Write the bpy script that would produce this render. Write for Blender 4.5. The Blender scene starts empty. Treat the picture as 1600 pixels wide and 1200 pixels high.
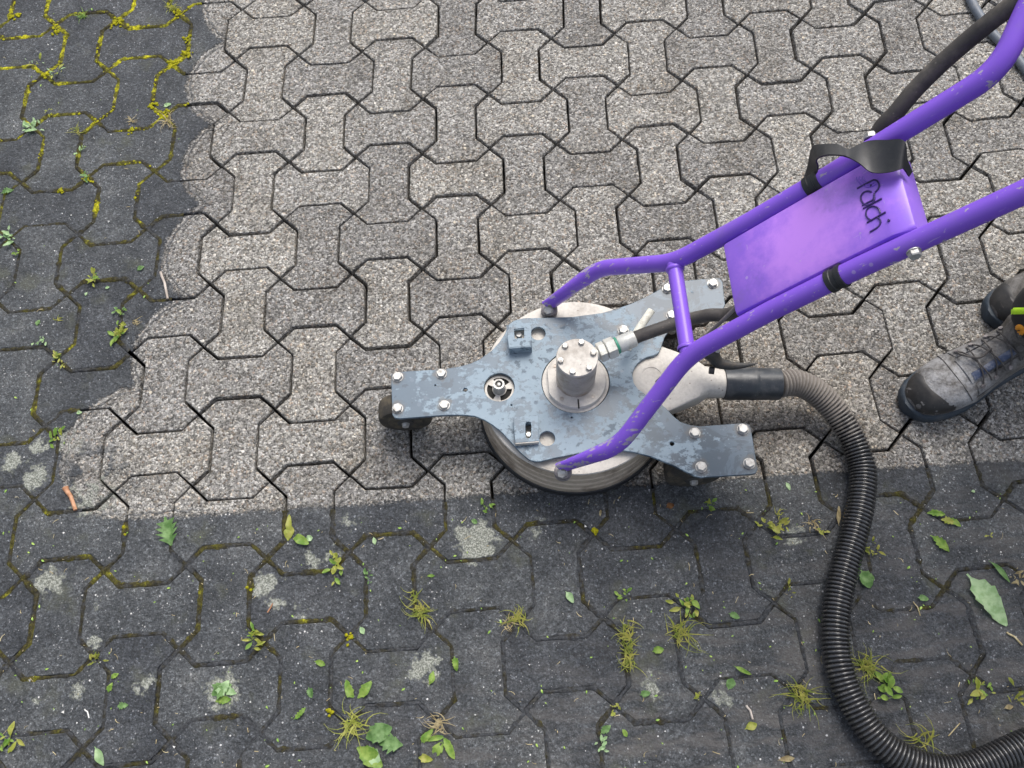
import bpy, bmesh, math, random
from mathutils import Vector, Matrix, noise as mnoise
import numpy as np
rnd = random.Random(7)
S = bpy.context.scene
COL = S.collection
rad = math.radians

# ------------------------------------------------------------------ camera
CR = Matrix(((0.99753721, 0.06891048, 0.01307173), (-0.05788894, 0.91411468, -0.40130191), (-0.03960297, 0.39955688, 0.91585256)))
CC = Vector((0.68488654, -1.69850907, 1.7249127))
CF = 1396.218
cd = bpy.data.cameras.new('camera')
cam = bpy.data.objects.new('camera', cd)
COL.objects.link(cam)
m4 = CR.to_4x4(); m4.translation = CC
cam.matrix_world = m4
cd.sensor_width = 36.0
cd.lens = CF / 1600 * 36
cd.clip_start = 0.02
cd.clip_end = 300
S.camera = cam

# ------------------------------------------------------------------ sky, sun, exposure
W = bpy.data.worlds.new('World'); S.world = W; W.use_nodes = True
wn = W.node_tree; wn.nodes.clear()
wo = wn.nodes.new('ShaderNodeOutputWorld'); bg = wn.nodes.new('ShaderNodeBackground')
sk = wn.nodes.new('ShaderNodeTexSky'); sk.sky_type = 'NISHITA'; sk.sun_disc = False
SUN_EL, SUN_AZ = 58, 20          # azimuth measured from +y towards +x
sk.sun_elevation = rad(SUN_EL); sk.sun_rotation = rad(SUN_AZ)
sk.air_density = 1.0; sk.dust_density = 4.0; sk.ozone_density = 1.0
bg.inputs['Strength'].default_value = 0.115
hs_ = wn.nodes.new('ShaderNodeHueSaturation'); hs_.inputs['Saturation'].default_value = 0.55     # thin cloud greys the sky
wn.links.new(sk.outputs[0], hs_.inputs['Color']); wn.links.new(hs_.outputs[0], bg.inputs[0]); wn.links.new(bg.outputs[0], wo.inputs[0])
sl = bpy.data.lights.new('sun', 'SUN'); sl.energy = 1.5; sl.angle = rad(34); sl.color = (1.0, 0.96, 0.90)
so = bpy.data.objects.new('sun', sl); COL.objects.link(so)
sd = Vector((math.sin(rad(SUN_AZ)) * math.cos(rad(SUN_EL)), math.cos(rad(SUN_AZ)) * math.cos(rad(SUN_EL)), math.sin(rad(SUN_EL))))
so.rotation_euler = sd.to_track_quat('Z', 'Y').to_euler()
so.location = (1, 3, 6)
S.view_settings.view_transform = 'Standard'; S.view_settings.look = 'None'
S.view_settings.gamma = 1; S.view_settings.use_curve_mapping = False
S.view_settings.exposure = 0.82

# ------------------------------------------------------------------ helpers
def at(u, v, h=0.0):
    """point of the place at height h that the photograph shows at pixel u, v"""
    d = CR @ Vector(((u - 800) / CF, -(v - 600) / CF, -1.0))
    return CC + d * ((h - CC.z) / d.z)

def obj(name, me, mat=None, parent=None, smooth=40):
    if isinstance(me, bmesh.types.BMesh):
        bm = me; me = bpy.data.meshes.new(name); bm.to_mesh(me); bm.free()
    if mat is not None and not me.materials: me.materials.append(mat)
    if smooth:
        me.polygons.foreach_set('use_smooth', [True] * len(me.polygons))
        me.set_sharp_from_angle(angle=rad(smooth))
    o = bpy.data.objects.new(name, me); COL.objects.link(o)
    if parent is not None: put(o, parent)
    return o

def put(o, p):
    """parent o under p, both given in world coordinates"""
    o.parent = p
    o.matrix_parent_inverse = world(p).inverted()

def world(p):
    m = p.matrix_basis.copy()
    if p.parent: m = world(p.parent) @ p.matrix_parent_inverse @ m
    return m

def tag(o, label=None, cat=None, group=None, kind=None):
    if label: o['label'] = label
    if cat: o['category'] = cat
    if group: o['group'] = group
    if kind: o['kind'] = kind
    return o

def thing(name, loc, label, cat, group=None):
    o = bpy.data.objects.new(name, None); COL.objects.link(o); o.location = loc
    o.empty_display_size = 0.05
    return tag(o, label, cat, group)

def smooth_path(pts, n=8):
    """Catmull-Rom through the points"""
    P = [Vector(p) for p in pts]
    P = [P[0] * 2 - P[1]] + P + [P[-1] * 2 - P[-2]]
    out = []
    for i in range(1, len(P) - 2):
        a, b, c, d = P[i - 1:i + 3]
        for k in range(n):
            t = k / n
            out.append(0.5 * ((2 * b) + (c - a) * t + (2 * a - 5 * b + 4 * c - d) * t * t + (3 * b - a - 3 * c + d) * t ** 3))
    out.append(P[-2])
    return out

def bend_path(pts, r=0.04, n=6):
    """polyline with rounded corners"""
    P = [Vector(p) for p in pts]; out = [P[0]]
    for i in range(1, len(P) - 1):
        a, b, c = P[i - 1], P[i], P[i + 1]
        q = min(r, (b - a).length * .45, (c - b).length * .45)
        s = b + (a - b).normalized() * q; e = b + (c - b).normalized() * q
        for k in range(n + 1):
            t = k / n
            out.append(s * (1 - t) ** 2 + b * 2 * t * (1 - t) + e * t * t)
    out.append(P[-1]); return out

def add_tube(bm, pts, r, seg=12, cap=True, flat=None, up=None, mi=0):
    """sweep; r number or list or function; flat = list of (ra, rb) scale"""
    P = [Vector(p) for p in pts]; n = len(P)
    R = [r] * n if isinstance(r, (int, float)) else list(r)
    T = [(P[min(i + 1, n - 1)] - P[max(i - 1, 0)]).normalized() for i in range(n)]
    u = Vector(up) if up else (Vector((0, 0, 1)) if abs(T[0].z) < .9 else Vector((1, 0, 0)))
    N = (u - T[0] * u.dot(T[0])).normalized(); rings = []
    for i in range(n):
        N = (N - T[i] * N.dot(T[i])).normalized(); B = T[i].cross(N)
        fa, fb = flat[i] if flat else (1, 1)
        rings.append([bm.verts.new(P[i] + N * (math.cos(k * 2 * math.pi / seg) * R[i] * fa) + B * (math.sin(k * 2 * math.pi / seg) * R[i] * fb)) for k in range(seg)])
    for i in range(n - 1):
        for k in range(seg):
            f = bm.faces.new((rings[i][k], rings[i][(k + 1) % seg], rings[i + 1][(k + 1) % seg], rings[i + 1][k])); f.material_index = mi
    if cap:
        bm.faces.new(rings[0][::-1]).material_index = mi; bm.faces.new(rings[-1]).material_index = mi
    return rings

def tube(name, pts, r, mat, parent=None, seg=14, **k):
    bm = bmesh.new(); add_tube(bm, pts, r, seg, **k)
    bmesh.ops.recalc_face_normals(bm, faces=bm.faces)
    return obj(name, bm, mat, parent)

def add_lathe(bm, prof, c=(0, 0, 0), seg=48, axis=None):
    """profile of (r, z) turned round z (or axis) at c"""
    c = Vector(c); q = Vector((0, 0, 1)).rotation_difference(Vector(axis)) if axis else None
    rings = []
    for r, z in prof:
        ring = []
        for k in range(seg if r > 1e-6 else 1):
            a = 2 * math.pi * k / seg; v = Vector((r * math.cos(a), r * math.sin(a), z))
            if q: v = q @ v
            ring.append(bm.verts.new(c + v))
        rings.append(ring)
    for a, b in zip(rings, rings[1:]):
        if len(a) == 1 and len(b) == 1: continue
        for k in range(seg):
            k2 = (k + 1) % seg
            if len(a) == 1: bm.faces.new((a[0], b[k2], b[k]))
            elif len(b) == 1: bm.faces.new((a[k], a[k2], b[0]))
            else: bm.faces.new((a[k], a[k2], b[k2], b[k]))

def lathe(name, prof, c, mat, parent=None, seg=48, axis=None, smooth=40):
    bm = bmesh.new(); add_lathe(bm, prof, c, seg, axis)
    bmesh.ops.recalc_face_normals(bm, faces=bm.faces)
    return obj(name, bm, mat, parent, smooth)

def cutout(name, loops, z, t, bev, mat, parent=None):
    """flat sheet with holes: loops of (x, y), top at z, thickness t, rounded edge"""
    cu = bpy.data.curves.new(name, 'CURVE'); cu.dimensions = '2D'; cu.fill_mode = 'BOTH'
    cu.extrude = t / 2 - bev; cu.bevel_depth = bev; cu.bevel_resolution = 2; cu.offset = -bev
    for lp in loops:
        s = cu.splines.new('POLY'); s.points.add(len(lp) - 1); s.use_cyclic_u = True
        for p, q in zip(s.points, lp): p.co = (q[0], q[1], 0, 1)
    o = bpy.data.objects.new(name, cu); COL.objects.link(o)
    me = bpy.data.meshes.new_from_object(o.evaluated_get(bpy.context.evaluated_depsgraph_get()))
    bpy.data.objects.remove(o); bpy.data.curves.remove(cu)
    me.transform(Matrix.Translation((0, 0, z - t / 2)))
    me.materials.clear()
    return obj(name, me, mat, parent, 35)

def circ(c, r, n=28, a0=0.0, a1=2 * math.pi):
    full = abs(a1 - a0 - 2 * math.pi) < 1e-6
    m = n if full else n - 1
    return [(c[0] + r * math.cos(a0 + (a1 - a0) * k / m), c[1] + r * math.sin(a0 + (a1 - a0) * k / m)) for k in range(n)]

def bevel_box(bm, mat4, sx, sy, sz, b=0.002, seg=2):
    tb = bmesh.new(); bmesh.ops.create_cube(tb, size=1.0)
    for v in tb.verts: v.co = Vector((v.co.x * sx, v.co.y * sy, v.co.z * sz))
    bmesh.ops.bevel(tb, geom=list(tb.edges), offset=b, segments=seg, affect='EDGES', profile=.5)
    tb.transform(mat4)
    me = bpy.data.meshes.new('box'); tb.to_mesh(me); tb.free(); bm.from_mesh(me); bpy.data.meshes.remove(me)

# ------------------------------------------------------------------ material helper
class MT:
    def __init__(s, name):
        s.m = bpy.data.materials.new(name); s.m.use_nodes = True; s.t = s.m.node_tree
        s.b = s.t.nodes['Principled BSDF']; s._pos = None
    def n(s, typ, **k):
        nd = s.t.nodes.new(typ)
        for a, v in k.items(): setattr(nd, a, v)
        return nd
    def set(s, inp, v):
        if isinstance(v, bpy.types.NodeSocket): s.t.links.new(v, inp)
        elif v is not None: inp.default_value = v if not (isinstance(v, tuple) and len(v) == 3 and inp.type == 'RGBA') else (*v, 1)
    def pos(s):
        if s._pos is None: s._pos = s.n('ShaderNodeNewGeometry').outputs['Position']
        return s._pos
    def objpos(s): return s.n('ShaderNodeTexCoord').outputs['Object']
    def math(s, op, a, b=None, c=None, clamp=False):
        nd = s.n('ShaderNodeMath', operation=op, use_clamp=clamp)
        for i, v in enumerate((a, b, c)):
            if v is not None: s.set(nd.inputs[i], v)
        return nd.outputs[0]
    def vmath(s, op, a, b=None):
        nd = s.n('ShaderNodeVectorMath', operation=op); s.set(nd.inputs[0], a)
        if b is not None: s.set(nd.inputs[1], b)
        return nd.outputs['Value'] if op in ('LENGTH', 'DISTANCE', 'DOT_PRODUCT') else nd.outputs[0]
    def noise(s, scale, detail=3, rough=.55, vec=None, dist=0.0, col=False):
        nd = s.n('ShaderNodeTexNoise'); s.set(nd.inputs['Vector'], vec if vec is not None else s.pos())
        nd.inputs['Scale'].default_value = scale; nd.inputs['Detail'].default_value = detail
        nd.inputs['Roughness'].default_value = rough; nd.inputs['Distortion'].default_value = dist
        return nd.outputs['Color' if col else 'Fac']
    def voro(s, scale, vec=None, feature='F1', rnd=1.0):
        nd = s.n('ShaderNodeTexVoronoi', feature=feature); s.set(nd.inputs['Vector'], vec if vec is not None else s.pos())
        nd.inputs['Scale'].default_value = scale; nd.inputs['Randomness'].default_value = rnd
        return nd
    def ramp(s, f, stops, interp='LINEAR'):
        nd = s.n('ShaderNodeValToRGB'); cr = nd.color_ramp; cr.interpolation = interp
        while len(cr.elements) < len(stops): cr.elements.new(.5)
        for e, (p, c) in zip(cr.elements, stops):
            e.position = p; e.color = (c, c, c, 1) if isinstance(c, (int, float)) else (*c, 1)
        s.set(nd.inputs[0], f); return nd.outputs[0]
    def smooth(s, f, lo, hi, a=0.0, b=1.0):
        nd = s.n('ShaderNodeMapRange', interpolation_type='SMOOTHSTEP')
        for i, v in enumerate((f, lo, hi, a, b)): s.set(nd.inputs[i], v)
        return nd.outputs[0]
    def mix(s, f, a, b, mode='MIX'):
        nd = s.n('ShaderNodeMix', data_type='RGBA', blend_type=mode)
        s.set(nd.inputs[0], f); s.set(nd.inputs[6], a); s.set(nd.inputs[7], b); return nd.outputs[2]
    def bump(s, h, strength=.5, dist=.002, normal=None):
        nd = s.n('ShaderNodeBump'); nd.inputs['Strength'].default_value = strength; nd.inputs['Distance'].default_value = dist
        s.set(nd.inputs['Height'], h)
        if normal is not None: s.set(nd.inputs['Normal'], normal)
        return nd.outputs[0]
    def out(s, col=None, rough=None, metal=None, normal=None, spec=None, coat=None):
        for k, v in (('Base Color', col), ('Roughness', rough), ('Metallic', metal), ('Normal', normal), ('Specular IOR Level', spec), ('Coat Weight', coat)):
            if v is not None: s.set(s.b.inputs[k], v)
        return s.m

# ------------------------------------------------------------------ where the paving has been cleaned
STROKES = [(-.11, .95), (-.095, .70), (-.085, .45), (-.088, .20), (-.110, -.06), (-.098, -.312), (-.120, -.56), (-.163, -.815), (-.285, -1.033)]
RS = .1485
def dirt_dist(x, y):
    """distance outside the cleaned area, negative inside"""
    d = 9
    for xl, yc in STROKES:
        dx = min(x - (xl + RS), 0); dy = y - yc
        d = min(d, math.hypot(dx, dy) - RS)
    return d
LICHEN = [(745, 847, .042), (664, 1042, .030), (345, 1082, .034), (412, 912, .026), (430, 940, .014), (487, 872, .016), (520, 862, .012), (75, 908, .030),
          (145, 1003, .012), (117, 1075, .014), (228, 1070, .018), (55, 745, .028), (112, 690, .034), (840, 826, .014), (465, 962, .012), (158, 948, .008), (58, 1098, .009), (1240, 835, .02), (1130, 1090, .018),
          (20, 720, .024), (150, 770, .05), (60, 700, .018), (1020, 1075, .02), (545, 815, .014)]
# ------------------------------------------------------------------ materials
def mat_paver():
    M = MT('concrete_paver'); P = M.pos()
    wob = M.noise(38, 3, .6, col=True)
    w2 = M.vmath('SCALE', M.vmath('SUBTRACT', wob, (.5, .5, .5))); w2.node.inputs['Scale'].default_value = .022
    Q = M.vmath('MULTIPLY', M.vmath('ADD', P, w2), (1, 1, 0))
    d = None
    for xl, yc in STROKES:
        v = M.vmath('MINIMUM', M.vmath('SUBTRACT', Q, (xl + RS, yc, 0)), (0, 1000, 1000))
        l = M.vmath('LENGTH', v)
        d = l if d is None else M.math('MINIMUM', d, l)
    d = M.math('SUBTRACT', d, RS)
    grain = M.noise(170, 2, .7)
    de = M.math('ADD', d, M.math('MULTIPLY', M.math('SUBTRACT', grain, .5), .026))
    dirt = M.smooth(de, -.004, .004)
    # faint rings the nozzle leaves just inside the rim of a stroke
    ring = M.math('SINE', M.math('MULTIPLY', d, 420))
    ring = M.math('MULTIPLY', M.smooth(ring, .3, .9), M.smooth(d, -.034, -.014))
    sepx = M.n('ShaderNodeSeparateXYZ'); M.set(sepx.inputs[0], P)
    leftside = M.smooth(sepx.outputs[0], .06, -.02)
    ring = M.math('MULTIPLY', M.math('MULTIPLY', ring, leftside), .62)
    dirt = M.math('MAXIMUM', dirt, ring)
    # bottom left end of the last stroke is patchy
    patch = M.smooth(M.noise(26, 4, .65), .47, .60)
    pz = M.smooth(M.vmath('DISTANCE', M.vmath('MULTIPLY', P, (1, 1, 0)), (-.21, -1.10, 0)), .14, .04)
    dirt = M.math('MAXIMUM', dirt, M.math('MULTIPLY', patch, pz))
    lich = None
    for u, v, r in LICHEN:
        g = at(u, v); dd = M.math('SUBTRACT', M.vmath('DISTANCE', Q, (g.x, g.y, 0)), r)
        lich = dd if lich is None else M.math('MINIMUM', lich, dd)
    ln = M.math('ADD', M.math('MULTIPLY', M.noise(42, 3, .6), .65), M.math('MULTIPLY', M.noise(150, 4, .75), .45))
    lich = M.math('ADD', lich, M.math('MULTIPLY', M.math('SUBTRACT', ln, .53), .125))
    lich = M.smooth(lich, .002, -.006)
    # aggregate
    v1 = M.voro(230); v2 = M.voro(420); v3 = M.voro(125)
    s1 = M.n('ShaderNodeSeparateColor'); M.set(s1.inputs[0], v1.outputs['Color'])
    s2 = M.n('ShaderNodeSeparateColor'); M.set(s2.inputs[0], v2.outputs['Color'])
    s3 = M.n('ShaderNodeSeparateColor'); M.set(s3.inputs[0], v3.outputs['Color'])
    g1 = M.math('ADD', M.math('MULTIPLY', s1.outputs[0], .62), M.math('MULTIPLY', s2.outputs[0], .38))
    clean = M.ramp(g1, [(.0, (.034, .033, .032)), (.25, (.130, .128, .123)), (.5, (.250, .248, .240)), (.75, (.410, .405, .393)), (1, (.74, .74, .73))])
    # tinted stones among the grains
    tint = M.ramp(s1.outputs[1], [(0, (.62, .60, .62)), (.25, (.95, .95, .98)), (.6, (1, 1, 1)), (.86, (1.0, .97, .92)), (.95, (1.0, .84, .68)), (1, (.75, .55, .45))])
    clean = M.mix(.7, clean, tint, 'MULTIPLY')
    big = M.math('GREATER_THAN', s3.outputs[0], .985)
    clean = M.mix(M.math('MULTIPLY', big, M.math('LESS_THAN', v3.outputs['Distance'], .42)), clean, M.ramp(s3.outputs[1], [(0, (.62, .56, .45)), (.5, (.75, .73, .70)), (1, (.16, .15, .16))]))
    info = M.n('ShaderNodeObjectInfo').outputs['Random']
    clean = M.mix(1, clean, M.ramp(info, [(0, (.78, .78, .79)), (.5, (.98, .98, .98)), (1, (1.14, 1.13, 1.10))]), 'MULTIPLY')
    cl = M.noise(7, 4, .6)
    clean = M.mix(1, clean, M.ramp(cl, [(.3, (.78, .76, .73)), (.5, (1, 1, 1)), (.7, (1.08, 1.08, 1.08))]), 'MULTIPLY')
    clean = M.mix(1, clean, (.93, .910, .875), 'MULTIPLY')
    # washed down damp silt near the machine
    damp = M.smooth(M.math('ADD', M.vmath('DISTANCE', M.vmath('MULTIPLY', P, (.75, 1.5, 0)), (.79, -1.53, 0)), M.math('MULTIPLY', M.noise(9, 3), .3)), .62, .18)
    clean = M.mix(M.math('MULTIPLY', damp, .5), clean, M.mix(1, clean, (.60, .52, .43), 'MULTIPLY'))
    # grime film
    base = M.ramp(M.noise(9, 6, .7), [(.28, (.028, .031, .035)), (.45, (.048, .053, .059)), (.6, (.074, .080, .086)), (.75, (.124, .127, .126))])
    base = M.mix(M.math('MULTIPLY', M.smooth(M.noise(3.2, 5, .7), .50, .70), .5), base, (.110, .114, .116))
    base = M.mix(.85, base, M.ramp(g1, [(0, .35), (.3, .7), (.55, 1.0), (.78, 1.4), (.92, 2.2), (1, 4.5)]), 'MULTIPLY')
    base = M.mix(.7, base, M.ramp(M.noise(300, 3, .75), [(.3, .25), (.5, 1.0), (.7, 2.0)]), 'MULTIPLY')
    mud = M.noise(1, 5, .6, vec=M.vmath('MULTIPLY', P, (9, 34, 9)))
    sy = M.smooth(M.math('SUBTRACT', M.math('MULTIPLY', sepx.outputs[0], .35), sepx.outputs[1]), 1.55, 2.05)
    base = M.mix(M.math('MULTIPLY', M.smooth(mud, .42, .66), M.math('MULTIPLY', sy, .65)), base, (.125, .118, .112))
    fl = M.math('GREATER_THAN', s3.outputs[2], .983); flm = M.math('MULTIPLY', fl, M.math('LESS_THAN', v3.outputs['Distance'], M.math('MULTIPLY', s3.outputs[1], .24)))
    base = M.mix(flm, base, M.ramp(s3.outputs[1], [(0, (.30, .31, .33)), (1, (.62, .62, .62))]))
    f2 = M.math('MULTIPLY', M.math('GREATER_THAN', s1.outputs[2], .93), M.math('LESS_THAN', v1.outputs['Distance'], M.math('MULTIPLY', s1.outputs[1], .40)))
    base = M.mix(M.math('MULTIPLY', f2, .7), base, M.ramp(s1.outputs[0], [(0, (.16, .16, .17)), (1, (.55, .55, .55))]))
    base = M.mix(1, base, M.ramp(info, [(0, (.82, .82, .85)), (1, (1.2, 1.18, 1.15))]), 'MULTIPLY')
    algae = M.smooth(M.noise(11, 4, .6), .56, .72)
    base = M.mix(M.math('MULTIPLY', algae, .55), base, (.082, .086, .058))
    lcol = M.mix(M.smooth(M.noise(300, 2), .4, .62), (.16, .17, .14), (.42, .43, .38))
    base = M.mix(M.math('MULTIPLY', lich, .88), base, lcol)
    col = M.mix(dirt, clean, base)
    h = M.math('ADD', M.math('MULTIPLY', v1.outputs['Distance'], -.6), M.math('MULTIPLY', M.noise(240, 3, .7), 1.1))
    h2 = M.math('ADD', M.math('MULTIPLY', M.noise(160, 4, .72), 1.6), M.math('MULTIPLY', M.noise(28, 2), 1.5))
    hm = M.n('ShaderNodeMix', data_type='FLOAT'); M.set(hm.inputs[0], dirt); M.set(hm.inputs[2], h); M.set(hm.inputs[3], h2)
    nr = M.bump(hm.outputs[0], .9, .0045)
    rg = M.n('ShaderNodeMix', data_type='FLOAT'); M.set(rg.inputs[0], dirt); M.set(rg.inputs[2], .85); M.set(rg.inputs[3], .66)
    return M.out(col, rg.outputs[0], normal=nr, spec=.4)

def mat_moss():
    M = MT('joint_moss')
    at_ = M.n('ShaderNodeAttribute', attribute_name='mossiness').outputs['Fac']
    n1 = M.noise(16, 4, .65); n2 = M.noise(160, 3, .7)
    f = M.math('ADD', M.math('MULTIPLY', M.math('SUBTRACT', n1, .5), 2.3), M.math('ADD', at_, M.math('MULTIPLY', M.math('SUBTRACT', M.noise(75, 3, .6), .5), 1.0)))
    col = M.ramp(f, [(0, (.052, .055, .060)), (.16, (.046, .045, .042)), (.26, (.038, .036, .027)), (.45, (.050, .044, .018)), (.66, (.090, .086, .018)), (.8, (.22, .215, .02)), (1, (.45, .42, .02))])
    col = M.mix(.85, col, M.ramp(n2, [(.3, .35), (.5, 1), (.7, 1.9)]), 'MULTIPLY')
    return M.out(col, .95, normal=M.bump(M.noise(420, 3, .7), 1, .003), spec=.15)

def mat_cushion():
    M = MT('moss_cushion')
    col = M.mix(M.noise(60, 3), (.13, .14, .012), (.50, .46, .02))
    col = M.mix(.8, col, M.ramp(M.noise(400, 3, .7), [(.3, .4), (.5, 1), (.7, 1.5)]), 'MULTIPLY')
    return M.out(col, .95, normal=M.bump(M.noise(500, 3, .7), 1, .003), spec=.1)

def mat_leaf(name, a, b, rough=.5):
    M = MT(name)
    col = M.mix(M.smooth(M.noise(70, 4, .6), .35, .65), a, b)
    nr = M.bump(M.noise(220, 3), .4, .001)
    m = M.out(col, rough, normal=nr, spec=.4)
    M.b.inputs['Subsurface Weight'].default_value = 0.0
    return m

BOLTS = [(621, 588), (689.5, 583), (621, 637.5), (694, 632.5), (1086, 675.5), (1161, 670), (1096, 729), (1171, 723.5), (1114, 442), (1043, 450), (1050, 492), (974, 515)]
def mat_plate():
    M = MT('worn_blue_grey_plate'); P = M.pos()
    big = M.noise(10, 5, .62, dist=.35); fine = M.noise(65, 5, .68, vec=M.vmath('MULTIPLY', P, (1, 1.6, 1)))
    mid_ = M.noise(24, 5, .65, dist=.5)
    f = M.math('ADD', M.math('ADD', M.math('MULTIPLY', big, .40), M.math('MULTIPLY', mid_, .42)), M.math('MULTIPLY', fine, .34))
    sep = M.n('ShaderNodeSeparateXYZ'); M.set(sep.inputs[0], P)
    # dust film is heaviest on the front left of the plate; arms stay bare
    g = M.vmath('DISTANCE', M.vmath('MULTIPLY', P, (1, 1, 0)), (.74, -1.06, 0))
    f = M.math('ADD', f, M.smooth(g, .08, .40, .045, -.055))
    dust = M.smooth(M.math('ADD', f, M.math('MULTIPLY', M.math('SUBTRACT', M.noise(210, 3, .7), .5), .10)), .588, .632)
    wet = M.math('MULTIPLY', M.smooth(M.noise(15, 6, .7, dist=.5), .475, .515), M.smooth(sep.outputs[0], .74, .90))
    bare = M.mix(M.noise(30, 4, .6), (.066, .100, .138), (.100, .146, .192))
    dusty = M.mix(M.noise(150, 4, .7), (.185, .252, .308), (.285, .355, .410))
    scr = M.noise(1, 3, .5, vec=M.vmath('MULTIPLY', P, (28, 420, 1)))
    bare = M.mix(M.math('MULTIPLY', M.smooth(scr, .66, .76), .45), bare, (.36, .42, .50))
    bare = M.mix(M.math('MULTIPLY', wet, .8), bare, (.048, .072, .098))
    col = M.mix(M.math('MULTIPLY', dust, .92), bare, dusty)
    spots = M.voro(75); ss = M.n('ShaderNodeSeparateColor'); M.set(ss.inputs[0], spots.outputs['Color'])
    sp = M.math('MULTIPLY', M.math('GREATER_THAN', ss.outputs[0], .80), M.math('LESS_THAN', spots.outputs['Distance'], M.math('MULTIPLY', ss.outputs[1], .36)))
    col = M.mix(M.math('MULTIPLY', sp, .75), col, M.ramp(ss.outputs[2], [(0, (.07, .085, .11)), (.7, (.12, .16, .21)), (1, (.6, .62, .62))]))
    dk = M.smooth(M.math('ADD', M.noise(48, 4, .62, dist=.3), M.math('MULTIPLY', M.noise(7, 3), .25)), .735, .765)
    col = M.mix(M.math('MULTIPLY', dk, .75), col, (.055, .078, .105))
    bd = None
    for u, v in BOLTS:
        g_ = at(u, v, .127); q_ = M.vmath('DISTANCE', M.vmath('MULTIPLY', P, (1, 1, 0)), (g_.x, g_.y, 0))
        bd = q_ if bd is None else M.math('MINIMUM', bd, q_)
    gr = M.smooth(M.math('ADD', bd, M.math('MULTIPLY', M.math('SUBTRACT', M.noise(70, 5, .7), .5), .03)), .0185, .0105)
    col = M.mix(M.math('MULTIPLY', gr, .6), col, (.105, .095, .085))
    rg = M.n('ShaderNodeMix', data_type='FLOAT'); M.set(rg.inputs[0], dust); M.set(rg.inputs[2], .36); M.set(rg.inputs[3], .6)
    return M.out(col, rg.outputs[0], .0, M.bump(M.noise(300, 3), .12, .0006), spec=.42)

def mat_dirty_paint(name, base, dirt, amt=.5, rough=.5, scale=14, metal=0.0, lo=.45, hi=.7, spec=.5):
    M = MT(name); P = M.objpos()
    f = M.math('MULTIPLY', M.smooth(M.noise(scale, 6, .68, vec=P), lo, hi), amt)
    col = M.mix(f, base, dirt)
    col = M.mix(.5, col, M.ramp(M.noise(scale * 9, 3, .7, vec=P), [(.3, .72), (.5, 1), (.7, 1.18)]), 'MULTIPLY')
    sp = M.voro(scale * 9, vec=P); ss = M.n('ShaderNodeSeparateColor'); M.set(ss.inputs[0], sp.outputs['Color'])
    s = M.math('MULTIPLY', M.math('GREATER_THAN', ss.outputs[0], .93), M.math('LESS_THAN', sp.outputs['Distance'], .22))
    col = M.mix(M.math('MULTIPLY', s, .7), col, dirt)
    r = M.n('ShaderNodeMix', data_type='FLOAT'); M.set(r.inputs[0], f); M.set(r.inputs[2], rough); M.set(r.inputs[3], .8)
    return M.out(col, r.outputs[0], metal, M.bump(M.noise(scale * 14, 3, vec=P), .15, .0008), spec=spec)

def mat_purple(name, chips=True, faded=False):
    M = MT(name); P = M.pos()
    base = M.mix(M.noise(12, 3), (.190, .080, .58), (.235, .105, .66))
    if faded:
        fc = (1.115, -1.0, .60)
        fd = M.math('ADD', M.vmath('DISTANCE', P, fc), M.math('MULTIPLY', M.math('SUBTRACT', M.noise(32, 5, .65), .5), .20))
        base = M.mix(1, base, (1.3, 1.45, 1.12), 'MULTIPLY')
        base = M.mix(M.math('MULTIPLY', M.smooth(fd, .14, .015), .72), base, (.60, .27, .86))
    if chips:
        sep = M.n('ShaderNodeSeparateXYZ'); M.set(sep.inputs[0], P)
        low = M.smooth(sep.outputs[2], .42, .14)
        c = M.noise(1, 4, .6, vec=M.vmath('MULTIPLY', P, (42, 105, 42)))
        th = M.math('SUBTRACT', .665, M.math('MULTIPLY', low, .135))
        ch = M.math('GREATER_THAN', c, th)
        base = M.mix(M.math('MULTIPLY', ch, .8), base, M.mix(M.noise(200, 2), (.30, .27, .30), (.52, .49, .50)))
    for vec, th in (((34, 300, 34), .715), ((260, 26, 160), .725), ((90, 90, 14), .73)):
        l_ = M.noise(1, 3, .6, vec=M.vmath('MULTIPLY', P, vec))
        base = M.mix(M.math('MULTIPLY', M.smooth(l_, th - .03, th + .02), .45), base, (.50, .42, .66))
    grime = M.smooth(M.noise(8, 6, .7), .52, .72)
    base = M.mix(M.math('MULTIPLY', grime, .38), base, (.22, .17, .30))
    sc = M.voro(55); ss = M.n('ShaderNodeSeparateColor'); M.set(ss.inputs[0], sc.outputs['Color'])
    s = M.math('MULTIPLY', M.math('GREATER_THAN', ss.outputs[0], .93), M.math('LESS_THAN', sc.outputs['Distance'], .16))
    base = M.mix(M.math('MULTIPLY', s, .5), base, M.ramp(ss.outputs[1], [(0, (.08, .03, .25)), (1, (.6, .5, .8))]))
    return M.out(base, .36, 0, M.bump(M.noise(220, 3), .1, .0005), spec=.45)

def mat_hose():
    M = MT('corrugated_hose_plastic'); P = M.pos()
    dz = M.n('ShaderNodeAttribute', attribute_name='dust').outputs['Fac']  # real dust by the cuff plus painted highlights on rib crests
    f = M.smooth(M.math('ADD', dz, M.math('MULTIPLY', M.math('SUBTRACT', M.noise(60, 4, .65), .5), .9)), .35, .75)
    col = M.mix(f, M.mix(M.noise(40, 3), (.016, .016, .017), (.042, .042, .043)), M.mix(M.noise(140, 3), (.10, .085, .072), (.23, .205, .18)))
    r = M.n('ShaderNodeMix', data_type='FLOAT'); M.set(r.inputs[0], f); M.set(r.inputs[2], .17); M.set(r.inputs[3], .75)
    return M.out(col, r.outputs[0], spec=1.0)

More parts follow.
